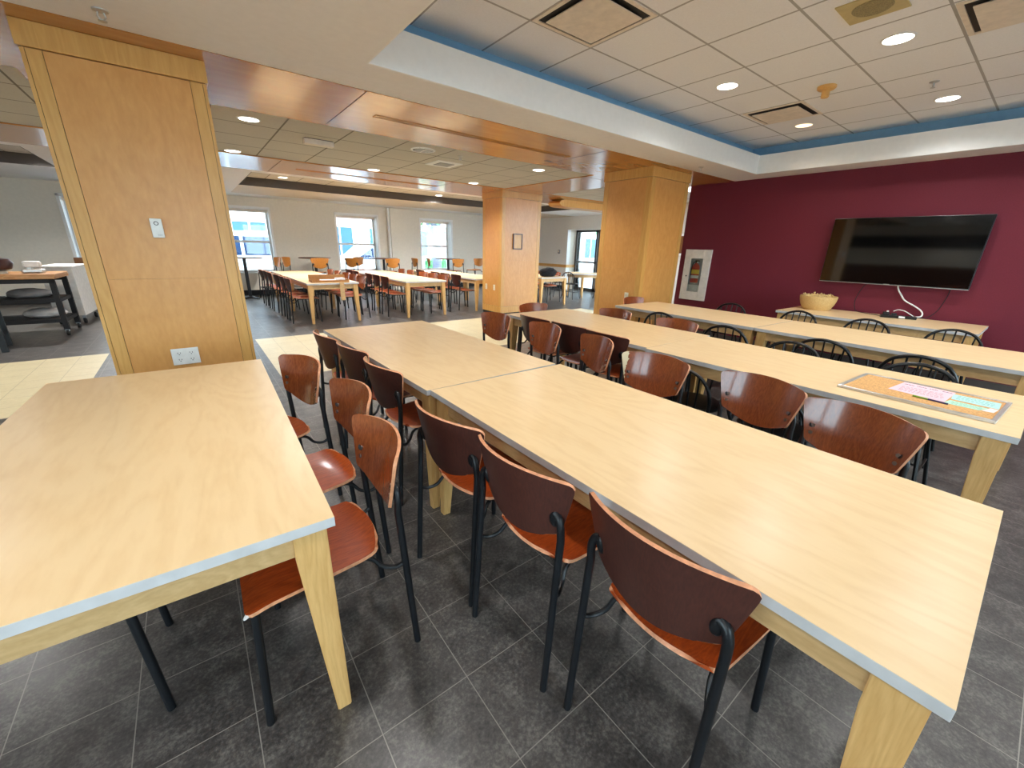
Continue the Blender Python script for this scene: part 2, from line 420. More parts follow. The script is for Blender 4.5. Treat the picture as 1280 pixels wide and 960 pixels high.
# end wall with glazed door in a recess
DY0, DY1, DZ = 9.0, 11.2, 2.11
struct('wall_end', M['white'], lambda bm: [box(bm, XE, XE + .15, DY1, YF, 0, ZS), box(bm, XE, XE + .15, 7.0, DY0, 0, ZS), box(bm, XE, XE + .15, DY0, DY1, DZ, ZS)])
struct('trim_6', M['beige'], lambda bm: [box(bm, XE + .15, XE + .5, DY1, DY1 + .1, 0, DZ), box(bm, XE + .15, XE + .5, DY0 - .1, DY0, 0, DZ), box(bm, XE + .15, XE + .5, DY0, DY1, DZ, DZ + .1)])
struct('baseboard_end', M['rubber'], lambda bm: box(bm, XE - .015, XE, DY1, YF - .02, 0, .14))
struct('trim_7', M['veneer_trim'], lambda bm: [box(bm, XE - .03, XE, DY1, YF - .02, .8, .9), box(bm, XE, XE + .42, DY1 - .025, DY1, .8, .9)])
def glazed_door(name, y0, y1):
    o = thing(name, 'glazed exit door with dark bronze frame in the far end wall', 'door', (XE + .45, 0, 0), kind='structure')
    def fr(bm):
        w = .07
        box(bm, -.03, .03, y0, y0 + w, 0, DZ); box(bm, -.03, .03, y1 - w, y1, 0, DZ)
        box(bm, -.03, .03, y0, y1, DZ - w, DZ); box(bm, -.03, .03, y0, y1, 0, .1); box(bm, -.03, .03, y0, y1, .98, 1.04)
    simple('door_frame', M['bronze'], fr, o)
    simple('door_glass', M['glass'], lambda bm: box(bm, -.004, .004, y0 + .07, y1 - .07, .1, DZ - .07), o)
    simple('push_bar', M['steel'], lambda bm: tube(bm, [(-.07, y0 + .1, 1.01), (-.07, y1 - .1, 1.01)], .014), o)
glazed_door('door_1', 10.15, 11.19); glazed_door('door_2', 9.02, 10.12)

# wall behind the camera with three big windows
BWIN = [(-5.0, -2.8), (-.6, 1.0), (3.0, 6.2)]
def wall_front(bm):
    xs = [XL] + [v for w in BWIN for v in w] + [XW + .1]
    for i in range(0, len(xs), 2): box(bm, xs[i], xs[i + 1], YB - .25, YB, 0, ZS)
    for a, b in BWIN: box(bm, a, b, YB - .25, YB, 0, .5); box(bm, a, b, YB - .25, YB, 2.45, ZS)
struct('wall_front', M['beige'], wall_front)

def window(name, a, b, z0, z1, yi, depth, sgn, lab, sash=True):
    """yi: inner wall face; the frame sits depth into the wall, sgn +1 outward in +y"""
    o = thing(name, lab, 'window', ((a + b) / 2, yi, z0), kind='structure')
    w = (b - a) / 2; h = z1 - z0; y = sgn * depth
    def fr(bm):
        t = .05
        box(bm, -w, -w + t, y - .03, y + .03, 0, h); box(bm, w - t, w, y - .03, y + .03, 0, h)
        box(bm, -w, w, y - .03, y + .03, h - t, h); box(bm, -w, w, y - .03, y + .03, 0, t)
        ya, yb = sorted((0, y - sgn * .03)); e = .012
        box(bm, -w, -w + e, ya, yb, 0, h); box(bm, w - e, w, ya, yb, 0, h); box(bm, -w, w, ya, yb, h - e, h)
        box(bm, -w - .04, -w, -.012 * (sgn > 0), .012 * (sgn < 0), -.02, h + .04); box(bm, w, w + .04, -.012 * (sgn > 0), .012 * (sgn < 0), -.02, h + .04); box(bm, -w - .04, w + .04, -.012 * (sgn > 0), .012 * (sgn < 0), h, h + .05)
    simple('window_frame', M['white'], fr, o)
    if sash:
        simple('meeting_rail', M['white'], lambda bm: box(bm, -w + .05, w - .05, y - .035, y + .035, h * .47, h * .47 + .06, bev=.004), o)
        simple('blind_headrail', M['almond'], lambda bm: box(bm, -w + .015, w - .015, y - sgn * .13 - .03, y - sgn * .13 + .03, h - .085, h - .013, bev=.006), o)
    else:
        simple('mullion', M['white'], lambda bm: [box(bm, x - .025, x + .025, y - .03, y + .03, .05, h - .05) for x in (-w / 3, w / 3)], o)
    ys0, ys1 = sorted((-sgn * .05, y))
    simple('window_sill', M['white'], lambda bm: box(bm, -w - .03, w + .03, ys0, ys1, -.03, .0, bev=.004), o)
    simple('glass', M['glass'], lambda bm: box(bm, -w + .05, w - .05, y - .004, y + .004, .05, h - .05), o)
wl = ['white sash window on the far left, beside the wood pillar', 'white sash window showing a parked van outside', 'white sash window showing a parked car outside', 'white sash window showing a tree trunk outside']
for i, (a, b) in enumerate(WIN): window('window_%d' % (i + 1), a, b, WZ0, WZ1, YF, .34, 1, wl[i])
for i, (a, b) in enumerate(BWIN): window('window_%d' % (i + 5), a, b, .5, 2.45, YB, .15, -1, None, False)

for i, (a, b) in enumerate(ADDED_LWIN):
    window('window_%d' % (i + 8), a, b, .5, 2.4, 0, .15, -1, None, False)
    o = bpy.data.objects['window_%d' % (i + 8)]; o.location = (XL, (a + b) / 2, .5); o.rotation_euler = (0, 0, -PI / 2)
# pillars: dark core, stiles and panels with shadow gaps, crown and plinth
def pillar(x0, x1, y0, y1, lab):
    o = thing('pillar', lab, 'pillar', ((x0 + x1) / 2, (y0 + y1) / 2, 0), kind='structure')
    hx, hy = (x1 - x0) / 2, (y1 - y0) / 2
    g = .012; zc = 2.42; zb = .2
    simple('core', M['groove'], lambda bm: box(bm, -hx + g, hx - g, -hy + g, hy - g, 0.0, ZS - .003), o)
    simple('toe_kick', M['rubber'], lambda bm: box(bm, -hx + .008, hx - .008, -hy + .008, hy - .008, 0, .06), o)
    simple('plinth', M['veneer_trim'], lambda bm: box(bm, -hx, hx, -hy, hy, .06, zb - .004), o)
    simple('crown', M['veneer_trim'], lambda bm: box(bm, -hx - .012, hx + .012, -hy - .012, hy + .012, zc + .004, ZS - .003, bev=.003), o)
    s = .085; q = .0025
    def stiles(bm):
        for sx in (-1, 1):
            for sy in (-1, 1):
                xa, xb = sorted((sx * hx, sx * (hx - s))); ya, yb = sorted((sy * hy, sy * (hy - s)))
                b = .018
                xm, ym = sx * (hx - b), sy * (hy - b)
                for (p0, p1, q0, q1) in ((sx * hx, xm, sy * hy, ym), (xm - sx * q, sx * (hx - s), sy * hy, ym), (sx * hx, xm, ym - sy * q, sy * (hy - s))):
                    box(bm, min(p0, p1), max(p0, p1), min(q0, q1), max(q0, q1), zb, zc)
    simple('corner_stile', M['veneer_trim'], stiles, o)
    for (ax, sg) in (('y', -1), ('y', 1), ('x', -1), ('x', 1)):
        def pan(bm):
            for za, zb_ in ((zb, 1.185), (1.1858, zc)):
                if ax == 'y':
                    ya, yb = sorted((sg * (hy - .003), sg * (hy - .02))); box(bm, -hx + s + q, hx - s - q, ya, yb, za, zb_)
                else:
                    xa, xb = sorted((sg * (hx - .003), sg * (hx - .02))); box(bm, xa, xb, -hy + s + q, hy - s - q, za, zb_)
        simple('panel', M['veneer'], pan, o)
    return o
pillar(-.53, .295, 3.76, 4.58, 'big honey wood pillar behind the left table, with thermostat and outlets')
pillar(5.23, 6.15, 3.72, 4.56, 'honey wood pillar beside the maroon wall')
pillar(5.30, 6.36, 7.30, 8.02, 'far honey wood pillar with a small framed sign')

# slot diffusers in the wood soffit
def slot(y, x0, x1, lab):
    o = thing('slot_diffuser', lab, 'vent', ((x0 + x1) / 2, y, ZS - .002))
    w = (x1 - x0) / 2
    simple('frame', M['soffit_wood'], lambda bm: [box(bm, -w, w, -.035, -.022, -.008, 0), box(bm, -w, w, .022, .035, -.008, 0), box(bm, -w, w, -.004, .004, -.006, 0)], o)
    simple('slot', M['hole'], lambda bm: [box(bm, -w + .01, w - .01, -.022, -.004, -.002, 0), box(bm, -w + .01, w - .01, .004, .022, -.002, 0)], o)
slot(4.14, 1.56, 4.02, 'long slot diffuser in the near wood soffit')
slot(7.85, 1.62, 4.1, 'long slot diffuser in the far wood soffit')
# hanging wood valance beyond the far pillar
def val(bm):
    pr = [(0, 0)]
    poly = [(.0, .0), (.1, -.02), (.16, -.075), (.1, -.13), (0, -.15), (-2.4, -.15), (-2.4, 0)]
    prism(bm, [(-a, z) for a, z in poly], 'y', -.2, .2)
tag(simple('wood_valance', M['veneer_trim'], val, loc=(7.25, 7.7, ZS - .003)), 'wooden valance box under the ceiling beyond the far pillar', 'valance')

# ------------------------------------------------------------------ lamps
def downlight(x, y, z, lab, power=45, warm=False, r=.085, grp='round recessed ceiling downlights', spot=True):
    o = thing('downlight', lab, 'ceiling light', (x, y, z), group=grp)
    def ring(bm): lathe(bm, [(r + .016, 0), (r + .016, -.004), (r + .004, -.007), (r, -.004), (r, 0)], 28, cap=False)
    place('trim_ring', cached('trim_ring|%g' % r, ring, [M['plastic']]), o)
    place('lens', cached('lens|%g%d' % (r, warm), lambda bm: lathe(bm, [(r, -.003), (r * .6, -.0035), (.001, -.004)], 28), [M['lamp_warm'] if warm else M['lamp']]), o)
    if spot:
        ld = bpy.data.lights.new('downlight_beam', 'SPOT'); ld.energy = power; ld.spot_size = R_(150); ld.spot_blend = .7; ld.shadow_soft_size = .07
        ld.color = (1, .86, .68) if warm else (1, .985, .965)
        lo = bpy.data.objects.new('downlight_beam', ld); COL.objects.link(lo); lo.parent = o; lo.location = (0, 0, -.03)
PT = 34
downlight(4.28, 2.35, ZT, 'bright downlight in the tray nearest its long blue edge', PT)
downlight(4.29, 1.145, ZT, 'large bright downlight beside the square speaker grille', PT)
downlight(6.135, 1.113, ZT, 'bright downlight near the maroon wall, right of the smoke detector', PT)
downlight(6.15, 2.337, ZT, 'dim warm downlight in the tray corner by the ceiling vent', 16, warm=True)
for x, y in ((2.44, 1.13), (2.44, -.1), (4.29, -.1), (6.14, -.1), (2.44, -1.3), (4.29, -1.3), (6.14, -1.3)):
    downlight(x, y, ZT, 'round tray downlight over the near tables', PT)
PB = 66
nm = {(.70, 5.15): 'bright downlight in the tile bay right of the left pillar', (.71, 7.03): 'small downlight close to the left pillar at the far edge of the tile bay',
      (2.58, 7.04): 'downlight at the far edge of the tile bay, second from the left pillar', (4.43, 7.02): 'downlight of the tile bay just before the far pillar', (4.40, 5.15): 'downlight of the tile bay near the wood cross soffit'}
for (x, y), l in nm.items(): downlight(x, y, ZS + .012, l, PB)
for x, y in ((-1.95, 5.15), (-1.95, 7.03), (-3.8, 5.15), (-3.8, 7.03), (10, 6.0)): downlight(x, y, ZS + .012, 'downlight of the side tile bay', PB)
for x, y in ((.55, 1.8), (-.9, .3), (-.9, -1.6), (-2.8, .3), (-2.8, -1.6), (-3.0, 2.3), (-5.0, .3), (-5.0, 2.3)): downlight(x, y, ZS, 'added unseen downlight in the low soffit beside the tray', 40)  # unseen lamps, added to brighten the left table and left wall
for x, y, l in ((1.87, 10.4, 'small downlight in the far tray above the left dining table'), (5.6, 10.6, 'small downlight in the far tray above the windows'), (-1.65, 10.5, 'thin downlight in the far tray left of the big pillar'), (3.7, 9.6, 'downlight in the far tray above the middle far tables'), (7.6, 9.8, 'far tray downlight above the right table')):
    downlight(x, y, ZF, l, 260)

# ceiling vents and devices
def diffuser(x, y, z, lab, s=.295):
    o = thing('ceiling_diffuser', lab, 'vent', (x, y, z), group='square ceiling vents in the tray')
    simple('frame', M['almond'], lambda bm: [box(bm, -s, s, -s, -s + .03, -.008, 0), box(bm, -s, s, s - .03, s, -.008, 0), box(bm, -s, -s + .03, -s + .03, s - .03, -.008, 0), box(bm, s - .03, s, -s + .03, s - .03, -.008, 0)], o)
    simple('throat', M['hole'], lambda bm: box(bm, -s + .03, s - .03, -s + .03, s - .03, -.002, 0), o)
    simple('face_plate', M['almond'], lambda bm: prism(bm, [(-s + .07, -s + .07), (s - .07, -s + .07), (s - .07, s - .07), (-s + .07, s - .07)], 'z', -.022, -.016), o)
diffuser(2.445, 2.36, ZT, 'square flat-plate vent above the centre table, near the tray edge')
diffuser(5.50, 2.33, ZT, 'square ceiling vent beside the dim warm downlight')
diffuser(4.29, .53, ZT, 'square ceiling vent cut by the top right edge of the photo')
o = thing('ceiling_speaker', 'yellowed square speaker grille with round mesh in the tray ceiling', 'speaker', (3.66, 1.15, ZT))
simple('plate', M['olive'], lambda bm: box(bm, -.155, .155, -.155, .155, -.008, 0, bev=.002), o)
simple('grille', M['olive_dark'], lambda bm: lathe(bm, [(.105, -.008), (.1, -.012), (.001, -.014)], 28), o)
o = thing('smoke_detector', 'amber smoke detector hanging under the tray ceiling', 'smoke detector', (4.95, 1.76, ZT))
simple('base', M['amber'], lambda bm: lathe(bm, [(.075, 0), (.075, -.018), (.06, -.03), (.03, -.034)], 24), o)
simple('head', M['amber'], lambda bm: lathe(bm, [(.032, -.034), (.032, -.085), (.026, -.092)], 20), o)
def sprinkler(x, y, z, lab):
    o = thing('sprinkler', lab, 'sprinkler', (x, y, z), group='ceiling sprinklers')
    simple('escutcheon', M['alu'], lambda bm: lathe(bm, [(.035, 0), (.033, -.005), (.012, -.01)], 18), o)
    simple('head', M['alu'], lambda bm: (tube(bm, [(-.012, 0, -.01), (-.016, 0, -.03), (0, 0, -.045)], .004, 6), tube(bm, [(.012, 0, -.01), (.016, 0, -.03), (0, 0, -.045)], .004, 6), lathe(bm, [(.018, -.045), (.018, -.049)], 12)), o)
sprinkler(5.74, 3.336, ZS, 'small sprinkler in the beige soffit near the maroon wall')
sprinkler(-.136, 3.346, ZS, 'sprinkler in the soffit above the big left pillar')
sprinkler(5.496, 1.122, ZT, 'sprinkler in the tray ceiling beside the smoke detector')
sprinkler(3.05, 5.15, ZS + .012, 'sprinkler in the tile bay before the far pillar')
o = thing('ceiling_fixture', 'pale rectangular box hanging from the tile bay ceiling', 'ceiling fixture', (1.42, 5.56, ZS + .012))
simple('housing', M['almond'], lambda bm: box(bm, -.16, .16, -.045, .045, -.06, -.006, bev=.006), o)
simple('mount', M['hole'], lambda bm: box(bm, -.15, .15, -.03, .03, -.006, 0), o)
o = thing('round_diffuser', 'round slatted air diffuser in the tile bay', 'vent', (2.53, 5.16, ZS + .012))
simple('ring', M['white'], lambda bm: lathe(bm, [(.15, 0), (.15, -.006), (.13, -.012), (.125, -.004), (.125, 0)], 30, cap=False), o)
simple('slats', M['alu'], lambda bm: [box(bm, -.1, .1, k * .035 - .006, k * .035 + .006, -.01, -.003) for k in (-3, -2, -1, 0, 1, 2, 3)] and box(bm, -.008, .008, -.12, .12, -.012, -.003), o)
simple('throat', M['hole'], lambda bm: lathe(bm, [(.125, -.002), (.001, -.002)], 24), o)
o = thing('square_diffuser', 'small white square diffuser beyond the round one in the tile bay', 'vent', (3.15, 5.78, ZS + .012))
simple('frame', M['white'], lambda bm: box(bm, -.2, .2, -.2, .2, -.008, 0, bev=.003), o)
simple('face_plate', M['grey'], lambda bm: box(bm, -.11, .11, -.11, .11, -.014, -.008), o)

# ------------------------------------------------------------------ tables
def make_table(lab, cx, cy, yaw, w=.93, l=1.88, name='dining_table', grp='pale birch dining tables with tapered maple legs', leg_in=.02, mitre=True):
    o = thing(name, lab, 'table', (cx, cy, 0), R_(yaw), grp)
    hw, hl, H = w / 2, l / 2, .74
    def top(bm):
        box(bm, -hw, hw, -hl, hl, H - .03, H - .0013, 1, bev=.001)
        box(bm, -hw + .0003, hw - .0003, -hl + .0003, hl - .0003, H - .0014, H, 0)
    place('tabletop', cached('tabletop|%g,%g' % (w, l), top, [M['top'], M['edge']], None), o)
    a = .05
    def apron(bm):
        z0, z1 = H - .115, H - .03
        box(bm, -hw + a, hw - a, -hl + .04, -hl + .06, z0, z1); box(bm, -hw + a, hw - a, hl - .06, hl - .04, z0, z1)
        box(bm, -hw + .04, -hw + .06, -hl + a, hl - a, z0, z1); box(bm, hw - .06, hw - .04, -hl + a, hl - a, z0, z1)
    place('apron', cached('apron|%g,%g' % (w, l), apron, [M['maple_h']], None), o)
    for sx in (-1, 1):
        for sy in (-1, 1):
            def leg(bm):
                ox, oy = sx * (hw - leg_in), sy * (hl - leg_in); T, B = .085, .042; zt = H - .03; zk = H - .13
                R = []
                for z, s in ((0, B), (zk, T), (zt, T)):
                    q = [(ox, oy), (ox - sx * s, oy), (ox - sx * s, oy - sy * s), (ox, oy - sy * s)]
                    R.append([bm.verts.new((x, y, z)) for x, y in q])
                bm.faces.new(R[0]); bm.faces.new(R[2][::-1])
                for k in range(2):
                    for i in range(4): bm.faces.new((R[k][i], R[k][(i + 1) % 4], R[k + 1][(i + 1) % 4], R[k + 1][i]))
                bmesh.ops.recalc_face_normals(bm, faces=bm.faces[:])
                bmesh.ops.bevel(bm, geom=[e for e in bm.edges if abs(e.verts[0].co.z - e.verts[1].co.z) > .05], offset=.003, segments=2, affect='EDGES')
            place('leg', cached('leg|%g,%g,%d,%d' % (w, l, sx, sy), leg, [M['maple']], 30), o)
    return o
make_table('pale birch table at the left edge, in front of the big wood pillar', -.243, 1.993, -1.8, .935, 1.905)
make_table('bare pale birch table in the centre foreground, wood chairs on both sides', 1.343, .862, .1, .925, 1.905)
make_table('pale birch table butted to the far end of the centre table', 1.300, 2.774, 1.3, .925, 1.89)
make_table('pale birch table carrying the cork board', 3.12, .842, -.6, .9, 1.87)
make_table('pale birch table beyond the seam from the cork board table', 3.19, 2.720, -.9, .93, 1.88)
make_table('pale birch table between two rows of black hoop chairs, nearer the right edge', 4.885, .78, -2.3, .93, 1.87)
make_table('pale birch table ending at the wood pillar by the maroon wall', 4.96, 2.64, -2.3, .93, 1.83)
make_table('pale birch table against the maroon wall under the television', 6.665, 1.262, 0, .92, 1.87)
FG = 'far hall birch tables'
make_table('far birch table with the flattened cardboard box on its end', 2.08, 9.12, 0, .93, 1.88, grp=FG)
make_table('far birch table behind the cardboard box table, toward the windows', 2.06, 11.02, 0, .93, 1.88, grp=FG)
make_table('far birch table in the middle of the far hall, between two chair rows', 3.9, 8.95, -.5, .93, 1.88, grp=FG)
make_table('far birch table behind the middle one, whitened by window glare', 3.92, 10.85, 0, .93, 1.88, grp=FG)
make_table('far birch table half hidden behind the far pillar', 5.66, 9.08, 0, .93, 1.88, grp=FG)
make_table('far birch table beyond the half hidden pillar table, toward the tree window', 5.66, 10.98, 0, .93, 1.88, grp=FG)
make_table('far birch table with the black bag on it', 7.58, 8.95, -1, .93, 1.88, grp=FG)

# ------------------------------------------------------------------ plywood chair
def back_grid():
    nu, nv = 17, 17; P = []
    z0, z1 = .555, .826
    for j in range(nv):
        v = .5 - .5 * math.cos(PI * j / (nv - 1))
        z = z0 + (z1 - z0) * v
        base = .172 + .058 * v ** .9
        d0 = z - z0; d1 = z1 - z
        r1 = .032; r0 = .022
        W = base
        if d1 < r1: W = base - r1 + math.sqrt(max(0, r1 * r1 - (r1 - d1) ** 2))
        if d0 < r0: W = base - r0 + math.sqrt(max(0, r0 * r0 - (r0 - d0) ** 2))
        row = []
        for i in range(nu):
            u = -1 + 2 * i / (nu - 1)
            y = W * u
            zz = z - .012 * (u * u) * v ** 2 + .048 * (u * u) * (1 - v) ** 1.3
            x = -.235 - .22 * (zz - z0) + 1.45 * y * y
            row.append(Vector((x, y, zz)))
        P.append(row)
    return P
def seat_grid(h=0.0):
    nu, nv = 15, 19; P = []
    x0, x1 = -.185, .235
    for j in range(nv):
        v = .5 - .5 * math.cos(PI * j / (nv - 1))
        x = x0 + (x1 - x0) * v
        base = .172 + .038 * v
        d0 = x - x0; d1 = x1 - x; r0 = .026; r1 = .026; W = base
        if d0 < r0: W = base - r0 + math.sqrt(max(0, r0 * r0 - (r0 - d0) ** 2))
        if d1 < r1: W = base - r1 + math.sqrt(max(0, r1 * r1 - (r1 - d1) ** 2))
        row = []
        for i in range(nu):
            u = -1 + 2 * i / (nu - 1); y = W * u
            z = .452 + h - .010 * math.exp(-((x + .06) / .1) ** 2) * (1 - u * u) + .012 * max(0, (-.1 - x) / .085) ** 2 - .014 * max(0, (x - .15) / .085) ** 2
            xx = x + (.03 * u * u if v < .5 else 0) * (1 - 2 * v if v < .5 else 0)
            row.append(Vector((xx, y, z)))
        P.append(row)
    return P
TR = .0125
def rear_leg(s, h=0.0):
    hk = curve_pts([(-.226, s * .193, .622 + h), (-.228, s * .192, .65 + h), (-.227, s * .183, .678 + h), (-.224, s * .166, .688 + h)], 4)
    def f(bm):
        pts = [(-.262 - h * .12, s * (.196 + h * .08), 0), (-.224, s * .193, .60 + h)] + [tuple(p) for p in hk]
        tube(bm, pts, TR, 10, radii=[TR] * (len(pts) - 3) + [TR, TR * 1.15, TR * 1.2])
        # flattened oval end pad on the shell
        mt = Matrix.Translation((-.2245, s * .163, .672 + h)) @ Matrix.Rotation(s * R_(-20), 4, 'Z') @ Matrix.Rotation(R_(-12), 4, 'Y')
        g = bmesh.ops.create_uvsphere(bm, u_segments=14, v_segments=10, radius=1, matrix=mt @ Matrix.Translation((-.003, 0, -.006)) @ Matrix.Diagonal((.0105, .0165, .031, 1)))
    return f
def front_leg(s, h=0.0):
    return lambda bm: tube(bm, [(.235 + h * .1, s * (.197 + h * .08), 0), (.212, s * .182, .442 + h)], TR, 10)
def side_rail(s, h=0.0):
    c = curve_pts([(-.24, s * .193, .39 + h), (-.205, s * .184, .374 + h), (-.165, s * .165, .384 + h), (-.13, s * .152, .424 + h), (-.06, s * .15, .434 + h), (.2, s * .172, .434 + h)], 5)
    return lambda bm: tube(bm, c, .008, 8)
def cross_rail(h=0.0):
    return lambda bm: [tube(bm, [(x, -.165, .430 + h), (x, .165, .430 + h)], .007, 8) for x in (-.08, .18)]
def ring_foot(bm):
    tube(bm, [(-.235, -.215, .28), (.225, -.215, .28), (.225, .215, .28), (-.235, .215, .28), (-.235, -.215, .28)], .009, 8)
def bolt(s, k):
    def f(bm):
        z = .652 + k * .034; p = Vector((-.235 - .22 * (z - .555) + 1.45 * .163 ** 2 + .0055, s * .163, z))
        tube(bm, [p - Vector((.006, 0, 0)), p + Vector((.003, -s * .001, .001))], .0085, 12)
    return f
def ply_chair(lab, x, y, yaw, grp, detail=True, pm='ply', back='ply', bar=False, name='dining_chair', cat='chair'):
    h = .23 if bar else 0.0
    o = thing(name, lab, cat, (x, y, 0), R_(yaw), grp)
    k = '%s%g' % (pm, h)
    place('seat', cached('seat|' + k, lambda bm: shell(bm, seat_grid(h), .012), [M['ply_seat'] if pm == 'ply' else M[pm], M['ply_edge']], 50), o)
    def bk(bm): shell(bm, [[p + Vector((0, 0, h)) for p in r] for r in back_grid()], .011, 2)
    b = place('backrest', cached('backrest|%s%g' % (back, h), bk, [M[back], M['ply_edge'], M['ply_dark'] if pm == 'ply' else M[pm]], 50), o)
    if detail:
        for s in (-1, 1):
            for q in (0, 1): place('bolt', cached('bolt|%d%d' % (s, q), bolt(s, q), [M['steel']]), b)
    for s in (-1, 1):
        place('leg', cached('rear_leg|%d%g' % (s, h), rear_leg(s, h), [M['black']]), o)
        place('leg', cached('front_leg|%d%g' % (s, h), front_leg(s, h), [M['black']]), o)
        place('side_rail', cached('side_rail|%d%g' % (s, h), side_rail(s, h), [M['black']]), o)
    place('seat_support', cached('seat_support|%g' % h, cross_rail(h), [M['black']]), o)
    if bar: place('footrest', cached('footrest|b', ring_foot, [M['black']]), o)
    return o
# worn back with a torn pale strip
def worn_mat():
    m = M['ply'].copy(); nt = m.node_tree
    b = next(n for n in nt.nodes if n.type == 'BSDF_PRINCIPLED')
    src = b.inputs['Base Color'].links[0].from_socket
    tc = nt.nodes.new('ShaderNodeTexCoord'); sp = nt.nodes.new('ShaderNodeSeparateXYZ'); nt.links.new(tc.outputs['Object'], sp.inputs[0])
    n = node(nt, 'ShaderNodeTexNoise', Scale=55.0, Detail=3.0); nt.links.new(tc.outputs['Object'], n.inputs['Vector'])
    ad = node(nt, 'ShaderNodeMath', operation='MULTIPLY_ADD'); nt.links.new(n.outputs[0], ad.inputs[0]); ad.inputs[1].default_value = .03; nt.links.new(sp.outputs['Y'], ad.inputs[2])
    gt = node(nt, 'ShaderNodeMath', operation='LESS_THAN'); nt.links.new(ad.outputs[0], gt.inputs[0]); gt.inputs[1].default_value = -.168
    mx = node(nt, 'ShaderNodeMix', data_type='RGBA'); nt.links.new(gt.outputs[0], mx.inputs[0]); nt.links.new(src, mx.inputs[6]); mx.inputs[7].default_value = (*srgb(220, 206, 168), 1)
    nt.links.new(mx.outputs[2], b.inputs['Base Color']); return m
M['ply_worn'] = worn_mat()

G1 = 'brown plywood chairs along the left side of the centre tables'
for args in (('brown plywood chair nearest the camera, dark back to us, at the centre table', 1.01, 0.42, 1.5),
             ('second brown plywood chair from the camera on the left side of the centre table', 0.963, 0.917, 4.5),
             ('third brown plywood chair from the camera, at the seam of the centre tables', 0.934, 1.376, 8),
             ('fourth brown plywood chair from the camera on the left side of the centre tables', 0.985, 2.2, 5),
             ('fifth brown plywood chair along the left side of the centre tables', 0.975, 2.717, 6),
             ('farthest brown plywood chair along the left side of the centre tables', 0.93, 3.17, 3)):
    ply_chair(args[0], *args[1:], G1)
G2 = 'brown plywood chairs on the right side of the left table'
for args in (('brown plywood chair at the near corner of the left table, bright orange seat showing', 0.19, 1.33, 179),
             ('middle brown plywood chair on the right side of the left table', 0.26, 1.825, 185),
             ('farthest brown plywood chair beside the left table, next to the cream floor', 0.18, 2.41, 196)):
    ply_chair(args[0], *args[1:], G2)
ply_chair('brown plywood chair hidden under the left table, only black legs showing', -.54, 1.565, 2, 'chairs on the hidden side of the left table')
_s = [c for c in bpy.data.objects if c.parent and c.parent.get('label', '').startswith('brown plywood chair at the near corner') and c.name.startswith('seat')][0]
def chip(bm): bmesh.ops.create_uvsphere(bm, u_segments=14, v_segments=8, radius=1, matrix=Matrix.Translation((.224, .186, .4385)) @ Matrix.Rotation(R_(-40), 4, 'Z') @ Matrix.Diagonal((.008, .026, .0075, 1)))
simple('chip', M['label'], chip, _s, 60)['label'] = 'chipped white seat corner'
G3 = 'brown plywood chairs along the right side of the centre tables'
for args in (('brown plywood chair facing us, closest to the cork board', 1.975, 0.4, 169),
             ('brown plywood chair facing us, second from the cork board', 2.09, 0.835, 173),
             ('plywood chair with a torn pale strip on its backrest', 2.014, 1.374, 189),
             ('narrow turned plywood chair just beyond the torn one', 2.13, 2.05, 163),
             ('plywood chair facing us, second beyond the torn one', 2.16, 2.63, 176),
             ('farthest plywood chair facing us, standing off the centre table end', 2.11, 3.27, 185)):
    ply_chair(args[0], *args[1:], G3, back='ply_worn' if 'torn pale' in args[0] else 'ply')
G4 = 'brown plywood chairs pushed to the left side of the second table row'
for args in (('dark plywood back behind the torn chair, pushed to the second table row', 2.80, 2.09, 0),
             ('dark plywood back next along, pushed to the second table row', 2.82, 2.54, 0),
             ('dark plywood chair at the far left corner of the second table row', 2.81, 3.0, 0)):
    ply_chair(args[0], *args[1:], G4)
ply_chair('plywood chair tucked at the far end of the second table row', 3.17, 3.48, -90, 'plywood chairs tucked at table ends')
ply_chair('plywood chair tucked at the far end of the third table row, before the pillar', 4.93, 3.36, -92, 'plywood chairs tucked at table ends')
ply_chair('plywood chair on the right side of the second table row, nearer the pillar', 3.47, 2.90, 180, 'plywood chairs on the right of the second row')
ply_chair('plywood chair on the right side of the second table row, nearer the seam', 3.46, 2.14, 180, 'plywood chairs on the right of the second row')
# far hall
def far_row(labs, pts, yaw, grp):
    for l, (x, y) in zip(labs, pts): ply_chair(l, x, y, yaw + random.uniform(-4, 4), grp, detail=False)
OR = ['nearest', 'second', 'third', 'fourth', 'fifth', 'sixth']
def names(side, n): return ['%s dark plywood chair from us on %s' % (OR[i], side) for i in range(n)]
far_row(names('the left of the cardboard box table', 6), [(1.62, 8.62), (1.62, 9.15), (1.6, 9.68), (1.58, 10.42), (1.57, 10.92), (1.55, 11.42)], 0, 'far chairs left of the first far table')
far_row(names('the right of the cardboard box table', 5), [(2.52, 8.62), (2.52, 9.15), (2.54, 9.72), (2.55, 10.5), (2.55, 11.1)], 180, 'far chairs right of the first far table')
far_row(names('the left of the middle far table', 5), [(3.42, 8.55), (3.43, 9.07), (3.44, 9.57), (3.44, 10.5), (3.45, 11.1)], 0, 'far chairs left of the middle far table')
far_row(names('the right of the middle far table', 5), [(4.36, 8.55), (4.36, 9.07), (4.36, 9.58), (4.37, 10.4), (4.38, 11.0)], 180, 'far chairs right of the middle far table')
far_row(names('the left of the table behind the far pillar', 4), [(5.18, 8.66), (5.18, 9.2), (5.18, 9.72), (5.18, 10.6)], 0, 'far chairs left of the pillar table')
far_row(names('the left of the black bag table', 3), [(7.12, 8.58), (7.12, 9.1), (7.12, 9.6)], 0, 'far chairs left of the bag table')
far_row(names('the right of the black bag table', 2), [(8.05, 8.75), (8.05, 9.35)], 180, 'far chairs right of the bag table')

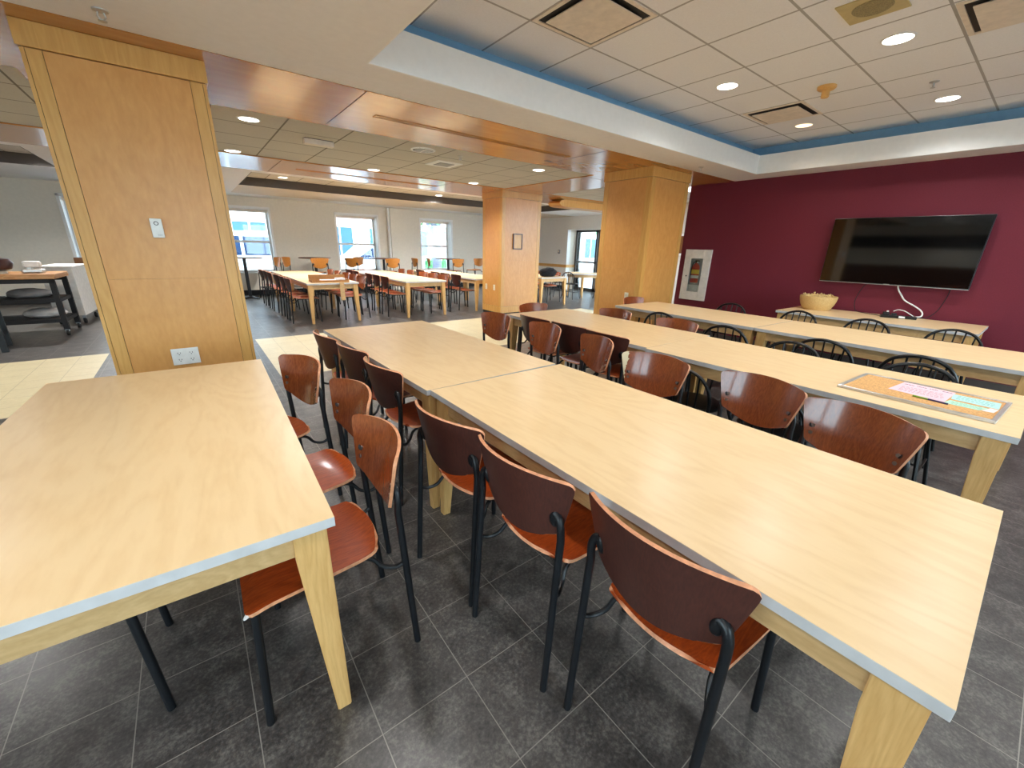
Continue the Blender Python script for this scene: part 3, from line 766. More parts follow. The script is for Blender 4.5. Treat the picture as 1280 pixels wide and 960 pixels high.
# ------------------------------------------------------------------ black hoop chairs
def hoop_seat(bm):
    lathe(bm, [(.001, .43), (.18, .43), (.205, .437), (.21, .447), (.2, .457), (.12, .462), (.001, .46)], 28, cap=False)
def hoop_back(bm):
    c = [(-.15, -.195, .44), (-.185, -.215, .56), (-.21, -.2, .67), (-.228, -.13, .76), (-.235, 0, .795), (-.228, .13, .76), (-.21, .2, .67), (-.185, .215, .56), (-.15, .195, .44)]
    tube(bm, curve_pts(c, 6), .0125, 10)
def spindle(k):
    y = (k - 2) * .07
    zt = .79 - 1.05 * y * y * 2.2
    return lambda bm: tube(bm, [(-.175, y * .8, .445), (-.205, y * .95, .62), (-.233 + .2 * abs(y) * .2, y, zt)], .0065, 8)
def hoop_leg(sx, sy):
    return lambda bm: tube(bm, [(sx * .225 - .01, sy * .21, 0), (sx * .15 - .01, sy * .14, .435)], .012, 10)
def hoop_str(bm):
    tube(bm, [(-.185, -.175, .2), (.165, -.175, .2)], .007, 8); tube(bm, [(-.185, .175, .2), (.165, .175, .2)], .007, 8); tube(bm, [(-.01, -.175, .2), (-.01, .175, .2)], .007, 8)
def hoop_chair(lab, x, y, yaw, grp):
    o = thing('hoop_chair', lab, 'chair', (x, y, 0), R_(yaw), grp)
    place('seat', cached('seat|hoop', hoop_seat, [M['black2']]), o)
    place('back_hoop', cached('back_hoop', hoop_back, [M['black2']]), o)
    for k in range(5): place('spindle', cached('spindle|%d' % k, spindle(k), [M['black2']]), o)
    for sx in (-1, 1):
        for sy in (-1, 1): place('leg', cached('leg|h%d%d' % (sx, sy), hoop_leg(sx, sy), [M['black2']]), o)
    place('stretcher', cached('stretcher', hoop_str, [M['black2']]), o)
    return o
H1 = 'black hoop chairs with their backs to the second table row'
for l, x, y, a in (('black hoop chair nearest the pillar, at the left of the third table row', 4.36, 2.62, 4),
                   ('second black hoop chair from the pillar, at the left of the third table row', 4.17, 1.80, 4),
                   ('third black hoop chair from the pillar, at the left of the third table row', 4.27, 1.03, 2),
                   ('fourth black hoop chair from the pillar, just beyond the hoop behind the cork board', 4.22, .44, 2)): hoop_chair(l, x, y, a, H1)
H2 = 'black hoop chairs pushed to the right side of the second table row'
for l, x, y, a in (('black hoop tucked behind the second table row, away from the cork board', 3.46, 1.12, 180),
                   ('black hoop chair tucked right behind the cork board', 3.44, .38, 180)): hoop_chair(l, x, y, a, H2)
H3 = 'black hoop chairs between the third table row and the maroon wall'
for l, x, y, a in (('black hoop chair under the fire extinguisher cabinet', 5.62, 2.62, 180),
                   ('black hoop chair in front of the basket', 5.66, 1.82, 178),
                   ('black hoop chair right of the basket, before the wall table', 5.64, 1.13, 182),
                   ('black hoop chair at the right end of the wall table', 5.62, .46, 180)): hoop_chair(l, x, y, a, H3)
H4 = 'black hoop chairs under the left side of the cork board table'
for l, x, y, a in (('black hoop chair under the cork board table, seen between two plywood backs', 2.82, 1.42, 0),
                   ('black hoop chair under the cork board table, nearly hidden by the closest plywood back', 2.82, .86, 0)): hoop_chair(l, x, y, a, H4).scale.z = .87
# round table with hoop chairs by the glazed door
o = thing('round_table', 'round pale table by the glazed exit door', 'table', (9.95, 9.25, 0))
simple('tabletop', [M['top'], M['edge']], lambda bm: (lathe(bm, [(.595, .708), (.6, .712), (.6, .736), (.598, .738)], 40, 1), lathe(bm, [(.598, .738), (.59, .74), (.001, .74)], 40, 0)), o, 30)
simple('apron', M['maple_h'], lambda bm: lathe(bm, [(.47, .62), (.5, .62), (.5, .71), (.47, .71)], 32, cap=False), o, 30)
for i in range(4):
    t = PI / 4 + i * PI / 2
    simple('leg', M['maple'], lambda bm: tube(bm, [(.44 * math.cos(t), .44 * math.sin(t), 0), (.43 * math.cos(t), .43 * math.sin(t), .71)], .03, 8, radii=[.022, .036]), o, 40)
for l, x, y, a in (('black hoop chair left of the round table', 9.25, 9.6, -25), ('black hoop chair in front of the round table, nearest the black bag', 9.2, 9.0, 15), ('black hoop chair at the right of the round table, half behind the pillar', 10.1, 8.5, 100)):
    hoop_chair(l, x, y, a, 'hoop chairs at the round table')

# ------------------------------------------------------------------ bar tables and stools by the windows
def bar_table(lab, x, y):
    o = thing('bar_table', lab, 'table', (x, y, 0), 0, 'high round bar tables along the windows')
    place('tabletop', cached('tabletop|bar', lambda bm: lathe(bm, [(.001, 1.02), (.4, 1.02), (.42, 1.027), (.42, 1.043), (.41, 1.05), (.001, 1.05)], 36, cap=False), [M['walnut']], 30), o)
    place('post', cached('post|bar', lambda bm: lathe(bm, [(.04, .02), (.038, 1.0), (.12, 1.02)], 18), [M['black']]), o)
    def base(bm):
        for k in range(4):
            t = k * PI / 2 + .6
            tube(bm, [(.03 * math.cos(t), .03 * math.sin(t), .05), (.3 * math.cos(t), .3 * math.sin(t), .018)], .02, 8, radii=[.028, .016])
    place('base', cached('base|bar', base, [M['black']]), o)
bar_table('high round bar table in front of the van window', 1.13, 12.75)
bar_table('high round bar table against the plain wall between two windows', 2.84, 12.85)
bar_table('high round bar table at the right of the parked car window', 4.78, 12.75)
bar_table('high round bar table at the tree window', 7.02, 12.75)
GB = 'honey plywood bar stools by the windows'
for l, x, y, a in (('honey bar stool left of the van window table, half behind the pillar', .62, 12.75, 0), ('honey bar stool right of the van window table', 1.66, 12.7, 190),
                   ('honey bar stool left of the wall bar table, turned sideways', 2.3, 12.8, -35), ('honey bar stool with its broad back to us at the wall bar table', 2.78, 12.3, 90),
                   ('honey bar stool in front of the parked car window', 3.92, 12.7, 40), ('honey bar stool under the right half of the parked car window, turned away', 4.32, 13.2, -60), ('honey bar stool facing us under the car window table', 4.8, 12.3, 90),
                   ('honey bar stool seen edge on between two windows', 5.95, 12.6, 0), ('honey bar stool left of the tree window table', 6.55, 12.75, -20), ('honey bar stool facing us at the tree window table', 7.02, 12.3, 90),
                   ('brown bar stool beside the far pillar', 8.0, 12.6, 200)):
    ply_chair(l, x, y, a, GB, False, 'ply_light', 'ply_light', True, 'bar_stool', 'bar stool')
ply_chair('pale bar stool beyond the far pillar by the white wall', 9.55, 11.9, 30, 'bar stool at the white wall', False, 'ply_light', 'ply_light', True, 'bar_stool', 'bar stool')
tag(simple('pipe', M['white'], lambda bm: tube(bm, [(5.32, YF - .06, 0), (5.32, YF - .06, ZS)], .045, 14), smooth=40), 'white vertical pipe on the window wall beside the car window', 'pipe')

# ------------------------------------------------------------------ wall equipment
def outlet(name, lab, loc, rotz, gangs=2, mat='plastic', grp=None):
    o = thing(name, lab, 'outlet', loc, rotz, grp)
    w = .036 * gangs + (.008 if gangs > 1 else 0)
    simple('plate', M[mat], lambda bm: box(bm, -w, w, -.006, 0, -.06, .06, bev=.002), o)
    def rec(bm):
        for g in range(gangs):
            cx = (g - (gangs - 1) / 2) * .07
            for cz in (-.024, .024):
                box(bm, cx - .017, cx + .017, -.009, -.005, cz - .015, cz + .015, bev=.002)
    simple('receptacle', M[mat], rec, o)
    def sl(bm):
        for g in range(gangs):
            cx = (g - (gangs - 1) / 2) * .07
            for cz in (-.024, .024):
                box(bm, cx - .009, cx - .006, -.0095, -.006, cz - .002, cz + .008); box(bm, cx + .006, cx + .009, -.0095, -.006, cz - .002, cz + .008); box(bm, cx - .003, cx + .003, -.0095, -.006, cz - .011, cz - .006)
    simple('slots', M['hole'], sl, o)
outlet('outlet', 'white double electrical outlet low on the big left pillar', (-.139, 3.757, .63), 0, 2)
outlet('outlet', 'ivory outlet low on the pillar by the maroon wall', (5.227, 3.93, .785), -PI / 2, 1, 'ivory')
outlet('outlet', 'ivory outlet on the far pillar, left of two', (5.297, 7.86, .6), -PI / 2, 1, 'ivory', 'twin outlets on the far pillar')
outlet('outlet', 'ivory outlet on the far pillar, right of two', (5.297, 7.55, .6), -PI / 2, 1, 'ivory', 'twin outlets on the far pillar')
o = thing('thermostat', 'white wall sensor with a ring dial on the big left pillar', 'thermostat', (-.129, 3.757, 1.513))
simple('housing', M['plastic'], lambda bm: box(bm, -.031, .031, -.024, 0, -.06, .06, bev=.004), o)
def ringd(bm):
    pts = [(.011 * math.cos(t * PI / 8), -.0245, .03 + .011 * math.sin(t * PI / 8)) for t in range(17)]
    tube(bm, pts, .0018, 6)
simple('dial', M['hole'], ringd, o)
simple('caption', M['grey'], lambda bm: [box(bm, -.004, .022, -.0246, -.024, -.046 + k * .005, -.0445 + k * .005) for k in range(2)], o)
o = thing('framed_sign', 'small dark framed sign on the far pillar', 'sign', (5.72, 7.297, 1.575))
simple('frame', M['pan'], lambda bm: [box(bm, -.125, -.105, -.02, 0, -.16, .16), box(bm, .105, .125, -.02, 0, -.16, .16), box(bm, -.105, .105, -.02, 0, .14, .16), box(bm, -.105, .105, -.02, 0, -.16, -.14)], o)
simple('backing', M['veneer_trim'], lambda bm: box(bm, -.105, .105, -.008, 0, -.14, .14), o)
o = thing('picture_frame', 'white framed picture glimpsed between pillar and maroon wall', 'picture', (9.59, 5.72, 1.62), -PI / 2)
simple('frame', M['white'], lambda bm: [box(bm, -.3, -.25, -.03, 0, -.25, .25), box(bm, .25, .3, -.03, 0, -.25, .25), box(bm, -.25, .25, -.03, 0, .2, .25), box(bm, -.25, .25, -.03, 0, -.25, -.2)], o)
simple('print', M['brown'], lambda bm: box(bm, -.25, .25, -.012, 0, -.2, .2), o)
o = thing('wall_notice', 'small grey wall unit near the glazed exit door', 'wall fixture', (XE, 11.6, 1.35), PI / 2)
simple('housing', M['grey'], lambda bm: box(bm, -.05, .05, 0, .04, -.07, .07, bev=.008), o)
simple('cover', M['almond'], lambda bm: box(bm, -.035, .035, .04, .044, -.02, .05, bev=.001), o)

# fire extinguisher cabinet (recessed, trim flange on the wall); local -y faces the room
YC, ZC = 3.962, 1.065
o = thing('extinguisher_cabinet', 'white fire extinguisher cabinet on the maroon wall', 'cabinet', (XW, YC, ZC), -PI / 2)
hw, hh = .24, .435
def flange(bm):
    a, b, c, d = -.115, .105, -.29, .285
    box(bm, -hw, a, -.03, 0, -hh, hh, bev=.003); box(bm, b, hw, -.03, 0, -hh, hh, bev=.003); box(bm, a, b, -.03, 0, d, hh); box(bm, a, b, -.03, 0, -hh, c)
simple('door', M['cabinet'], flange, o)
simple('lining', M['grey'], lambda bm: box(bm, -.115, .105, -.004, -.001, -.29, .285), o)
simple('bottom_label', M['label'], lambda bm: box(bm, -.115, .105, -.0055, -.004, -.29, -.17), o)
simple('latch', M['hole'], lambda bm: tube(bm, [(-.165, -.03, -.02), (-.165, -.036, -.02)], .012, 12), o)
simple('glazing', M['glass'], lambda bm: box(bm, -.115, .105, -.027, -.024, -.29, .285), o)
e = thing('fire_extinguisher', 'red fire extinguisher with yellow and white labels inside the wall cabinet', 'fire extinguisher', (XW - .001, YC, ZC - .13), -PI / 2)
sq = Matrix.Diagonal((1, .16, 1, 1)) @ Matrix.Identity(4)
def flat(fn):
    def g(bm):
        fn(bm); bmesh.ops.transform(bm, matrix=Matrix.Translation((-.01, -.0145, 0)) @ Matrix.Diagonal((1, .11, 1, 1)), verts=bm.verts[:])
    return g
simple('cylinder', M['red'], flat(lambda bm: lathe(bm, [(.06, 0), (.072, .012), (.072, .26), (.06, .3), (.03, .325), (.025, .34)], 24)), e, 40)
simple('yellow_label', M['yellow'], flat(lambda bm: lathe(bm, [(.0735, .15), (.0735, .225)], 24, cap=False)), e, 40)
simple('white_label', M['label'], flat(lambda bm: lathe(bm, [(.0735, .075), (.0735, .125)], 24, cap=False)), e, 40)
simple('valve', M['black2'], flat(lambda bm: (box(bm, -.02, .02, -.02, .02, .34, .37), box(bm, -.03, .05, -.012, .012, .365, .385))), e)
simple('hose', M['rubber'], lambda bm: tube(bm, curve_pts([(-.02, -.015, .355), (-.07, -.014, .34), (-.088, -.013, .25), (-.088, -.013, .12)], 5), .0055, 8), e, 40)
simple('gauge', M['label'], lambda bm: tube(bm, [(.012, -.018, .35), (.012, -.0215, .35)], .014, 14), e)

# television on a slim mount, tilted a touch
TVY, TVZ = 1.318, 1.525
o = thing('television', 'large black flat television on the maroon wall', 'television', (XW - .1, TVY, TVZ), -PI / 2)
o.rotation_euler = (0, 0, -PI / 2)
W2, H2_ = .735, .41
simple('housing', M['bezel'], lambda bm: (box(bm, -W2, W2, .0, .035, -H2_, H2_, bev=.006), box(bm, -W2 * .6, W2 * .6, .035, .06, -H2_ * .75, H2_ * .5, bev=.01)), o)
simple('screen', M['screen'], lambda bm: box(bm, -W2 + .008, W2 - .008, -.003, 0, -H2_ + .014, H2_ - .008), o)
simple('bottom_rim', M['alu'], lambda bm: box(bm, -W2 + .002, W2 - .002, -.004, .001, -H2_, -H2_ + .005), o)
simple('badge', M['alu'], lambda bm: box(bm, -.03, .03, -.0055, -.003, -H2_ + .006, -H2_ + .012), o)
simple('wall_mount', M['black'], lambda bm: (box(bm, -.3, .3, .085, .099, -.2, .15), box(bm, -.2, -.16, .06, .09, -.2, .15), box(bm, .16, .2, .06, .09, -.2, .15)), o)

def cable(name, lab, pts, r, mat):
    tag(simple(name, M[mat], lambda bm: tube(bm, curve_pts(pts, 8), r, 8), smooth=60), lab, 'cable')
cable('cable', 'thick white cable curling from the television to the wall table', [(7.16, 1.217, 1.15), (7.17, 1.2, 1.07), (7.17, 1.154, 1.0), (7.17, 1.102, .935), (7.17, 1.006, .883), (7.17, .936, .838), (7.165, .903, .795), (7.15, .91, .76), (7.12, .96, .749), (7.02, 1.0, .748)], .0085, 'plastic')
cable('cord', 'thin black cord hanging left of the white cable', [(7.19, 1.53, 1.12), (7.19, 1.57, 1.05), (7.185, 1.605, .9), (7.18, 1.59, .79), (7.13, 1.54, .745), (7.0, 1.38, .744), (6.9, 1.2, .744)], .004, 'rubber')
cable('cord', 'thin black cord hanging right of the white cable', [(7.19, .74, 1.12), (7.19, .745, 1.03), (7.185, .77, .9), (7.18, .8, .82), (7.15, .85, .76), (7.09, .93, .745), (6.95, 1.02, .744)], .004, 'rubber')
o = thing('power_strip', 'black power strip with plugs on the wall table', 'power strip', (6.86, 1.07, .74), R_(-70))
simple('housing', M['black2'], lambda bm: box(bm, -.17, .17, -.03, .03, 0, .035, bev=.006), o)
simple('plug', M['rubber'], lambda bm: (box(bm, -.15, -.09, -.024, .024, .035, .07, bev=.006), box(bm, -.07, -.02, -.02, .02, .035, .06, bev=.005)), o)
simple('adapter', M['plastic'], lambda bm: (box(bm, -.0, .06, -.031, -.02, .008, .03, bev=.002), box(bm, -.12, -.1, -.012, .012, .07, .085, bev=.003)), o)
cable('cable', 'short white cord looping over the power strip', [(6.88, 1.13, .82), (6.89, 1.09, .84), (6.9, 1.03, .83), (6.91, .97, .795), (6.92, .94, .775)], .005, 'plastic')
# basket
o = thing('basket', 'round woven wicker basket of dry shavings on the wall table', 'basket', (6.86, 1.94, .74))
def bask(bm):
    seg = 44
    prof = [(.001, .012), (.135, .004), (.15, .0), (.165, .02), (.19, .07), (.206, .12), (.213, .165), (.214, .178), (.205, .178), (.2, .165), (.18, .075), (.15, .02), (.001, .018)]
    rings = []
    for r, z in prof:
        rings.append([bm.verts.new((r * (1 + (.018 if k % 2 else -.01) * (r > .14)) * math.cos(2 * PI * k / seg), r * (1 + (.018 if k % 2 else -.01) * (r > .14)) * math.sin(2 * PI * k / seg), z)) for k in range(seg)])
    for i in range(len(rings) - 1):
        for k in range(seg): bm.faces.new((rings[i][k], rings[i][(k + 1) % seg], rings[i + 1][(k + 1) % seg], rings[i + 1][k]))
simple('bowl', M['wicker'], bask, o, 60)
def rimb(bm):
    tube(bm, [(.209 * math.cos(t * PI / 22), .209 * math.sin(t * PI / 22), .178 + .003 * (t % 2)) for t in range(45)], .007, 8)
simple('rim', M['wicker'], rimb, o, 60)
def shav(bm):
    for k in range(70):
        a, r = random.uniform(0, 2 * PI), .17 * math.sqrt(random.random())
        p = Vector((r * math.cos(a), r * math.sin(a), .165 + random.uniform(0, .03))); d = Vector((random.uniform(-1, 1), random.uniform(-1, 1), random.uniform(-.2, .9))).normalized() * .035
        tube(bm, [p - d, p + Vector((0, 0, .006)), p + d], .006, 5)
    lathe(bm, [(.19, .15), (.12, .17), (.001, .175)], 20, cap=False)
s = simple('shavings', M['wicker_fill'], shav, o, 60); s['kind'] = 'stuff'

# cork board lying on the table
o = thing('cork_board', 'framed cork notice board lying flat on the table', 'notice board', (3.045, .284, .74), R_(-3.2))
cw, cl = .232, .305
simple('frame', M['alu'], lambda bm: [box(bm, -cw, -cw + .018, -cl, cl, 0, .016, bev=.003), box(bm, cw - .018, cw, -cl, cl, 0, .016, bev=.003), box(bm, -cw + .018, cw - .018, -cl, -cl + .018, 0, .016, bev=.003), box(bm, -cw + .018, cw - .018, cl - .018, cl, 0, .016, bev=.003)], o)
simple('cork', M['cork'], lambda bm: box(bm, -cw + .018, cw - .018, -cl + .018, cl - .018, 0, .0105), o)
def quad(bm, c, z, t=.0006):
    prism(bm, c, 'z', z, z + t)
def textrow(bm, p, u, n, z, w, h, gap, skip=.15):
    p, u = Vector(p), Vector(u).normalized(); v = Vector((-u.y, u.x)); a = 0
    while a < n:
        L = random.uniform(.6, 1.5) * w
        q = [p + u * a, p + u * (a + L), p + u * (a + L) + v * h, p + u * a + v * h]
        prism(bm, [(k.x, k.y) for k in q], 'z', z, z + .0004); a += L + gap
pk = [(3.009, .413), (3.262, .385), (3.240, .169), (2.968, .183)]
o = tag(simple('paper', M['pink'], lambda bm: quad(bm, pk, .7507)), 'pink printed sheet on the cork board', 'paper')
def pinkt(bm):
    for i in range(4):
        y = .375 - i * .052
        textrow(bm, (3.205, y), (-.1, -1), .034, .7514, .01, .009, .002)
    for r in range(5): textrow(bm, (3.14 - r * .026, .375), (.02, -1), .17, .7514, .012, .0035, .006)
simple('print', [M['ink']], pinkt, o)
o = tag(simple('paper', M['aqua'], lambda bm: quad(bm, [(3.075, .17), (3.2, .175), (3.203, -.0), (3.06, .0)], .7507)), 'aqua handwritten sheet at the right of the pink one on the cork board', 'paper')
simple('handwriting', M['inkteal'], lambda bm: [textrow(bm, (3.175 - r * .025, .155), (.0, -1), .135, .7514, .011, .004, .005) for r in range(4)], o)
o = tag(simple('paper', M['mint'], lambda bm: quad(bm, [(2.955, .185), (3.045, .17), (3.03, .03), (2.955, .06)], .7507)), 'mint green note in front of the aqua sheet on the cork board', 'paper')
simple('handwriting', M['inkteal'], lambda bm: [textrow(bm, (3.02 - r * .022, .16), (.05, -1), .1, .7514, .01, .003, .005) for r in range(3)], o)
tag(simple('paper', M['label'], lambda bm: quad(bm, [(2.96, .05), (3.05, .028), (3.045, -.0), (2.965, .012)], .7507)), 'small crumpled white note at the right end of the cork board', 'paper')
o = tag(simple('marker', M['lime'], lambda bm: tube(bm, [(2.948, .3, .7555), (2.94, .24, .7555)], .005, 8)), 'green marker lying below the pink sheet', 'marker')
simple('barrel', M['ink'], lambda bm: tube(bm, [(2.94, .24, .7555), (2.928, .165, .7555)], .0042, 8), o)

# ------------------------------------------------------------------ far clutter
o = thing('cardboard_box', 'opened cardboard box on the near end of the first far table', 'box', (2.08, 8.5, .74), R_(-4))
simple('base', M['cardboard'], lambda bm: (box(bm, -.33, .33, -.2, .2, 0, .008), box(bm, -.33, .33, -.2, -.19, 0, .04), box(bm, -.33, -.32, -.2, .2, 0, .05), box(bm, .32, .33, -.2, .2, 0, .05)), o)
simple('raised_lid', M['cardboard'], lambda bm: box(bm, -.33, .33, .19, .2, 0, .12), o)
simple('hanging_flap', M['maple_h'], lambda bm: (box(bm, .12, .2, -.345, -.34, -.32, 0), box(bm, .12, .2, -.345, -.2, 0, .004)), o)
simple('packing', M['label'], lambda bm: [box(bm, random.uniform(-.25, .2), random.uniform(.2, .3), -.12, .1, .01, random.uniform(.03, .07), bev=.006) for k in range(2)] , o)
for lab, x, y, a in (('crumpled white wrapping beside the cardboard box', 2.36, 8.95, 0.5), ('crumpled pink and white wrapping behind the cardboard box', 2.15, 9.2, 1.3)):
    def crump(bm):
        bmesh.ops.create_icosphere(bm, subdivisions=3, radius=.1)
        for v in bm.verts: v.co *= random.uniform(.75, 1.1); v.co.z *= .55
        m_ = min(v.co.z for v in bm.verts)
        for v in bm.verts: v.co.z -= m_
    tag(simple('wrapping', M['label'], crump, None, loc=(x, y, .74), rotz=a), lab, 'wrapping')
o = thing('bag', 'limp black bag lying on the far table right of the far pillar', 'bag', (7.62, 8.35, .74), R_(8))
def bagm(bm):
    bmesh.ops.create_icosphere(bm, subdivisions=4, radius=1)
    for v in bm.verts:
        c = v.co; n = 1 + .07 * math.sin(9 * c.x + 3 * c.y) * math.cos(7 * c.y + 5 * c.z)
        v.co = Vector((c.x * .3 * n, c.y * .17 * n, max(-.1, c.z * .13 * n) + .1))
simple('body', M['fur'], bagm, o, 70)
simple('strap', M['fur'], lambda bm: tube(bm, curve_pts([(-.2, 0, .17), (-.05, -.03, .22), (.12, 0, .2), (.25, .03, .13)], 6), .014, 8), o, 60)

# kitchen corner at the far left, beyond the pillar
def cart(lab, x0, x1, y0, y1, H):
    o = thing('work_cart', lab, 'cart', ((x0 + x1) / 2, (y0 + y1) / 2, 0), R_(-2))
    w, d = (x1 - x0) / 2, (y1 - y0) / 2
    simple('worktop', M['butcher'], lambda bm: box(bm, -w - .02, w + .02, -d - .02, d + .02, H - .07, H, bev=.006), o)
    simple('frame', M['rubber'], lambda bm: [box(bm, a, b, c, e, .09, H - .07) for a, b in ((-w, -w + .06), (w - .06, w)) for c, e in ((-d, -d + .06), (d - .06, d))] and [box(bm, -.035, .035, -d, -d + .05, .2, H - .07), box(bm, -w, w, -d, -d + .04, H - .13, H - .07), box(bm, -w, w, d - .04, d, H - .13, H - .07)], o)
    for z in (.2, .5): simple('shelf', M['rubber'], lambda bm: box(bm, -w + .01, w - .01, -d + .01, d - .01, z, z + .05), o)
    for sx in (-1, 1):
        for sy in (-1, 1):
            c = simple('caster', M['rubber'], lambda bm: tube(bm, [(sx * (w - .03) - .015, sy * (d - .03), .045), (sx * (w - .03) + .015, sy * (d - .03), .045)], .045, 14), o, 40)
            simple('fork', M['steel'], lambda bm: box(bm, sx * (w - .03) - .022, sx * (w - .03) + .022, sy * (d - .03) - .02, sy * (d - .03) + .02, .06, .1), c)
    return o
cart('black kitchen cart with a butcher block top, left of the big pillar', -3.25, -1.62, 9.02, 9.75, .91)
o = thing('side_table', 'low black side table with a wood slab top in front of the kitchen cart', 'table', (-2.55, 8.2, 0), R_(8))
simple('tabletop', M['butcher'], lambda bm: box(bm, -.55, .5, -.3, .3, .66, .71, bev=.006), o)
simple('apron', M['black'], lambda bm: box(bm, -.5, .46, -.27, .27, .54, .66), o)
for sx in (-.48, .4):
    for sy in (-.27, .21): simple('leg', M['black'], lambda bm: box(bm, sx, sx + .06, sy, sy + .06, 0, .54), o)
simple('stretcher', M['black'], lambda bm: box(bm, -.48, .44, -.02, .02, .18, .24), o)
o = thing('white_cabinet', 'white rolling bin cabinet behind the kitchen cart', 'cabinet', (-1.62, 10.55, 0), R_(-4))
simple('body', M['plastic'], lambda bm: box(bm, -.32, .06, -.42, .42, .14, .93, bev=.008), o)
simple('lid', M['plastic'], lambda bm: box(bm, -.34, .08, -.45, .45, .93, .97, bev=.008), o)
for sx in (-.28, .02):
    for sy in (-.36, .36): simple('caster', M['rubber'], lambda bm: tube(bm, [(sx - .015, sy, .05), (sx + .015, sy, .05)], .05, 14), o, 40)
for sx in (-.28, .02):
    for sy in (-.36, .36): simple('fork', M['steel'], lambda bm: box(bm, sx - .022, sx + .022, sy - .02, sy + .02, .08, .141), o)
o = thing('cooking_pot', 'dark brown pot tipped on the kitchen cart', 'pot', (-2.22, 9.3, .91))
simple('bowl', M['pan'], lambda bm: (lathe(bm, [(.06, .03), (.15, .06), (.18, .14), (.15, .2), (.06, .215), (.001, .216)], 26, cap=False)), o, 50)
simple('stand', M['almond'], lambda bm: lathe(bm, [(.1, 0), (.09, .03), (.05, .05)], 20), o, 40)
o = thing('kitchen_appliance', 'grey countertop appliance beside the pot on the kitchen cart', 'appliance', (-1.86, 9.35, .91))
simple('base', M['alu'], lambda bm: box(bm, -.12, .1, -.1, .1, 0, .06, bev=.02), o)
simple('head', M['plastic'], lambda bm: box(bm, -.1, .08, -.07, .07, .075, .17, bev=.025), o)
simple('neck', M['alu'], lambda bm: box(bm, -.06, -.02, -.05, .05, .05, .09), o)
o = thing('baking_tray', 'flat dark tray at the left of the kitchen cart', 'tray', (-2.62, 9.3, .91))
simple('pan', M['pan'], lambda bm: lathe(bm, [(.001, .004), (.2, .0), (.24, .025), (.245, .025), (.2, -.0), (.001, .0)], 26, cap=False) or lathe(bm, [(.2, 0), (.24, .03)], 26), o, 50)
simple('rim', M['steel'], lambda bm: tube(bm, [(.24 * math.cos(t * PI / 12), .24 * math.sin(t * PI / 12), .03) for t in range(25)], .006, 6), o, 60)
for lab, x, z, mt in (('pale bundle on the middle shelf of the kitchen cart', -2.0, .55, 'grey'), ('white bundle on the low shelf of the kitchen cart', -1.9, .25, 'label')):
    def bun(bm):
        bmesh.ops.create_icosphere(bm, subdivisions=3, radius=1)
        for v in bm.verts:
            n = random.uniform(.92, 1.05); v.co = Vector((v.co.x * .24 * n, v.co.y * .18 * n, max(-.06, v.co.z * .08 * n) + .06))
    tag(simple('bundle', M[mt], bun, None, 60, loc=(x, 9.38, z)), lab, 'bundle')
o = thing('bench', 'brown wooden bench back under the left window', 'bench', (-1.95, 12.9, 0))
simple('backrest', M['brown'], lambda bm: box(bm, -.05, 1.2, .3, .36, .5, 1.0, bev=.01), o)
simple('seat', M['brown'], lambda bm: box(bm, -.05, 1.2, -.15, .3, .42, .47, bev=.01), o)
for sx in (0, 1.1): simple('leg', M['black'], lambda bm: box(bm, sx, sx + .06, -.12, .3, 0, .42), o)
o = thing('bistro_table', 'small dark slatted table at the left edge of the big pillar', 'table', (-1.32, 11.75, 0))
simple('tabletop', M['walnut'], lambda bm: box(bm, -.4, .4, -.35, .35, .72, .75, bev=.005), o)
for sx in (-.36, .32):
    for sy in (-.3, .26): simple('leg', M['black'], lambda bm: box(bm, sx, sx + .04, sy, sy + .04, 0, .72), o)

# ------------------------------------------------------------------ outside, seen through the windows
YO = YF + .42
struct('ground', M['road'], lambda bm: (box(bm, -30, 45, YO, 45, -.45, -.3), box(bm, XE + .8, 40, -20, YO, -.45, -.3), box(bm, -30, 45, -30, YB - .25, -.45, -.3), box(bm, -30, XL - .25, YB - .25, YO, -.45, -.3)))
def building(lab, x0, x1, y0, y1, H, mat):
    o = thing('building', lab, 'building', ((x0 + x1) / 2, y0, -.3))
    w = (x1 - x0) / 2
    simple('facade', M[mat], lambda bm: box(bm, -w, w, 0, y1 - y0, 0, H), o)
    n = int((x1 - x0) // 2.6)
    for i in range(n):
        for k in range(int(H // 3)):
            x = -w + 1.3 + i * 2.6; z = 1.0 + k * 3
            p = simple('window', M['white'], lambda bm: [box(bm, x - .85, x + .85, -.06, .0, z - .08, z), box(bm, x - .85, x + .85, -.06, 0, z + 1.7, z + 1.78), box(bm, x - .85, x - .77, -.06, 0, z, z + 1.7), box(bm, x + .77, x + .85, -.06, 0, z, z + 1.7), box(bm, x - .04, x + .04, -.06, 0, z, z + 1.7)], o)
            simple('pane', M['pane'], lambda bm: box(bm, x - .77, x + .77, -.02, -.001, z, z + 1.7), p)
building('pale building with blue windows across the street, seen through the van window', -14, 6.5, 27, 33, 9, 'facade')
building('pinkish building across the street, seen through the car window', 6.5, 16, 28, 34, 9, 'facade2')
building('pale building across the street, seen through the tree window', 16, 34, 27.5, 33, 9, 'facade')
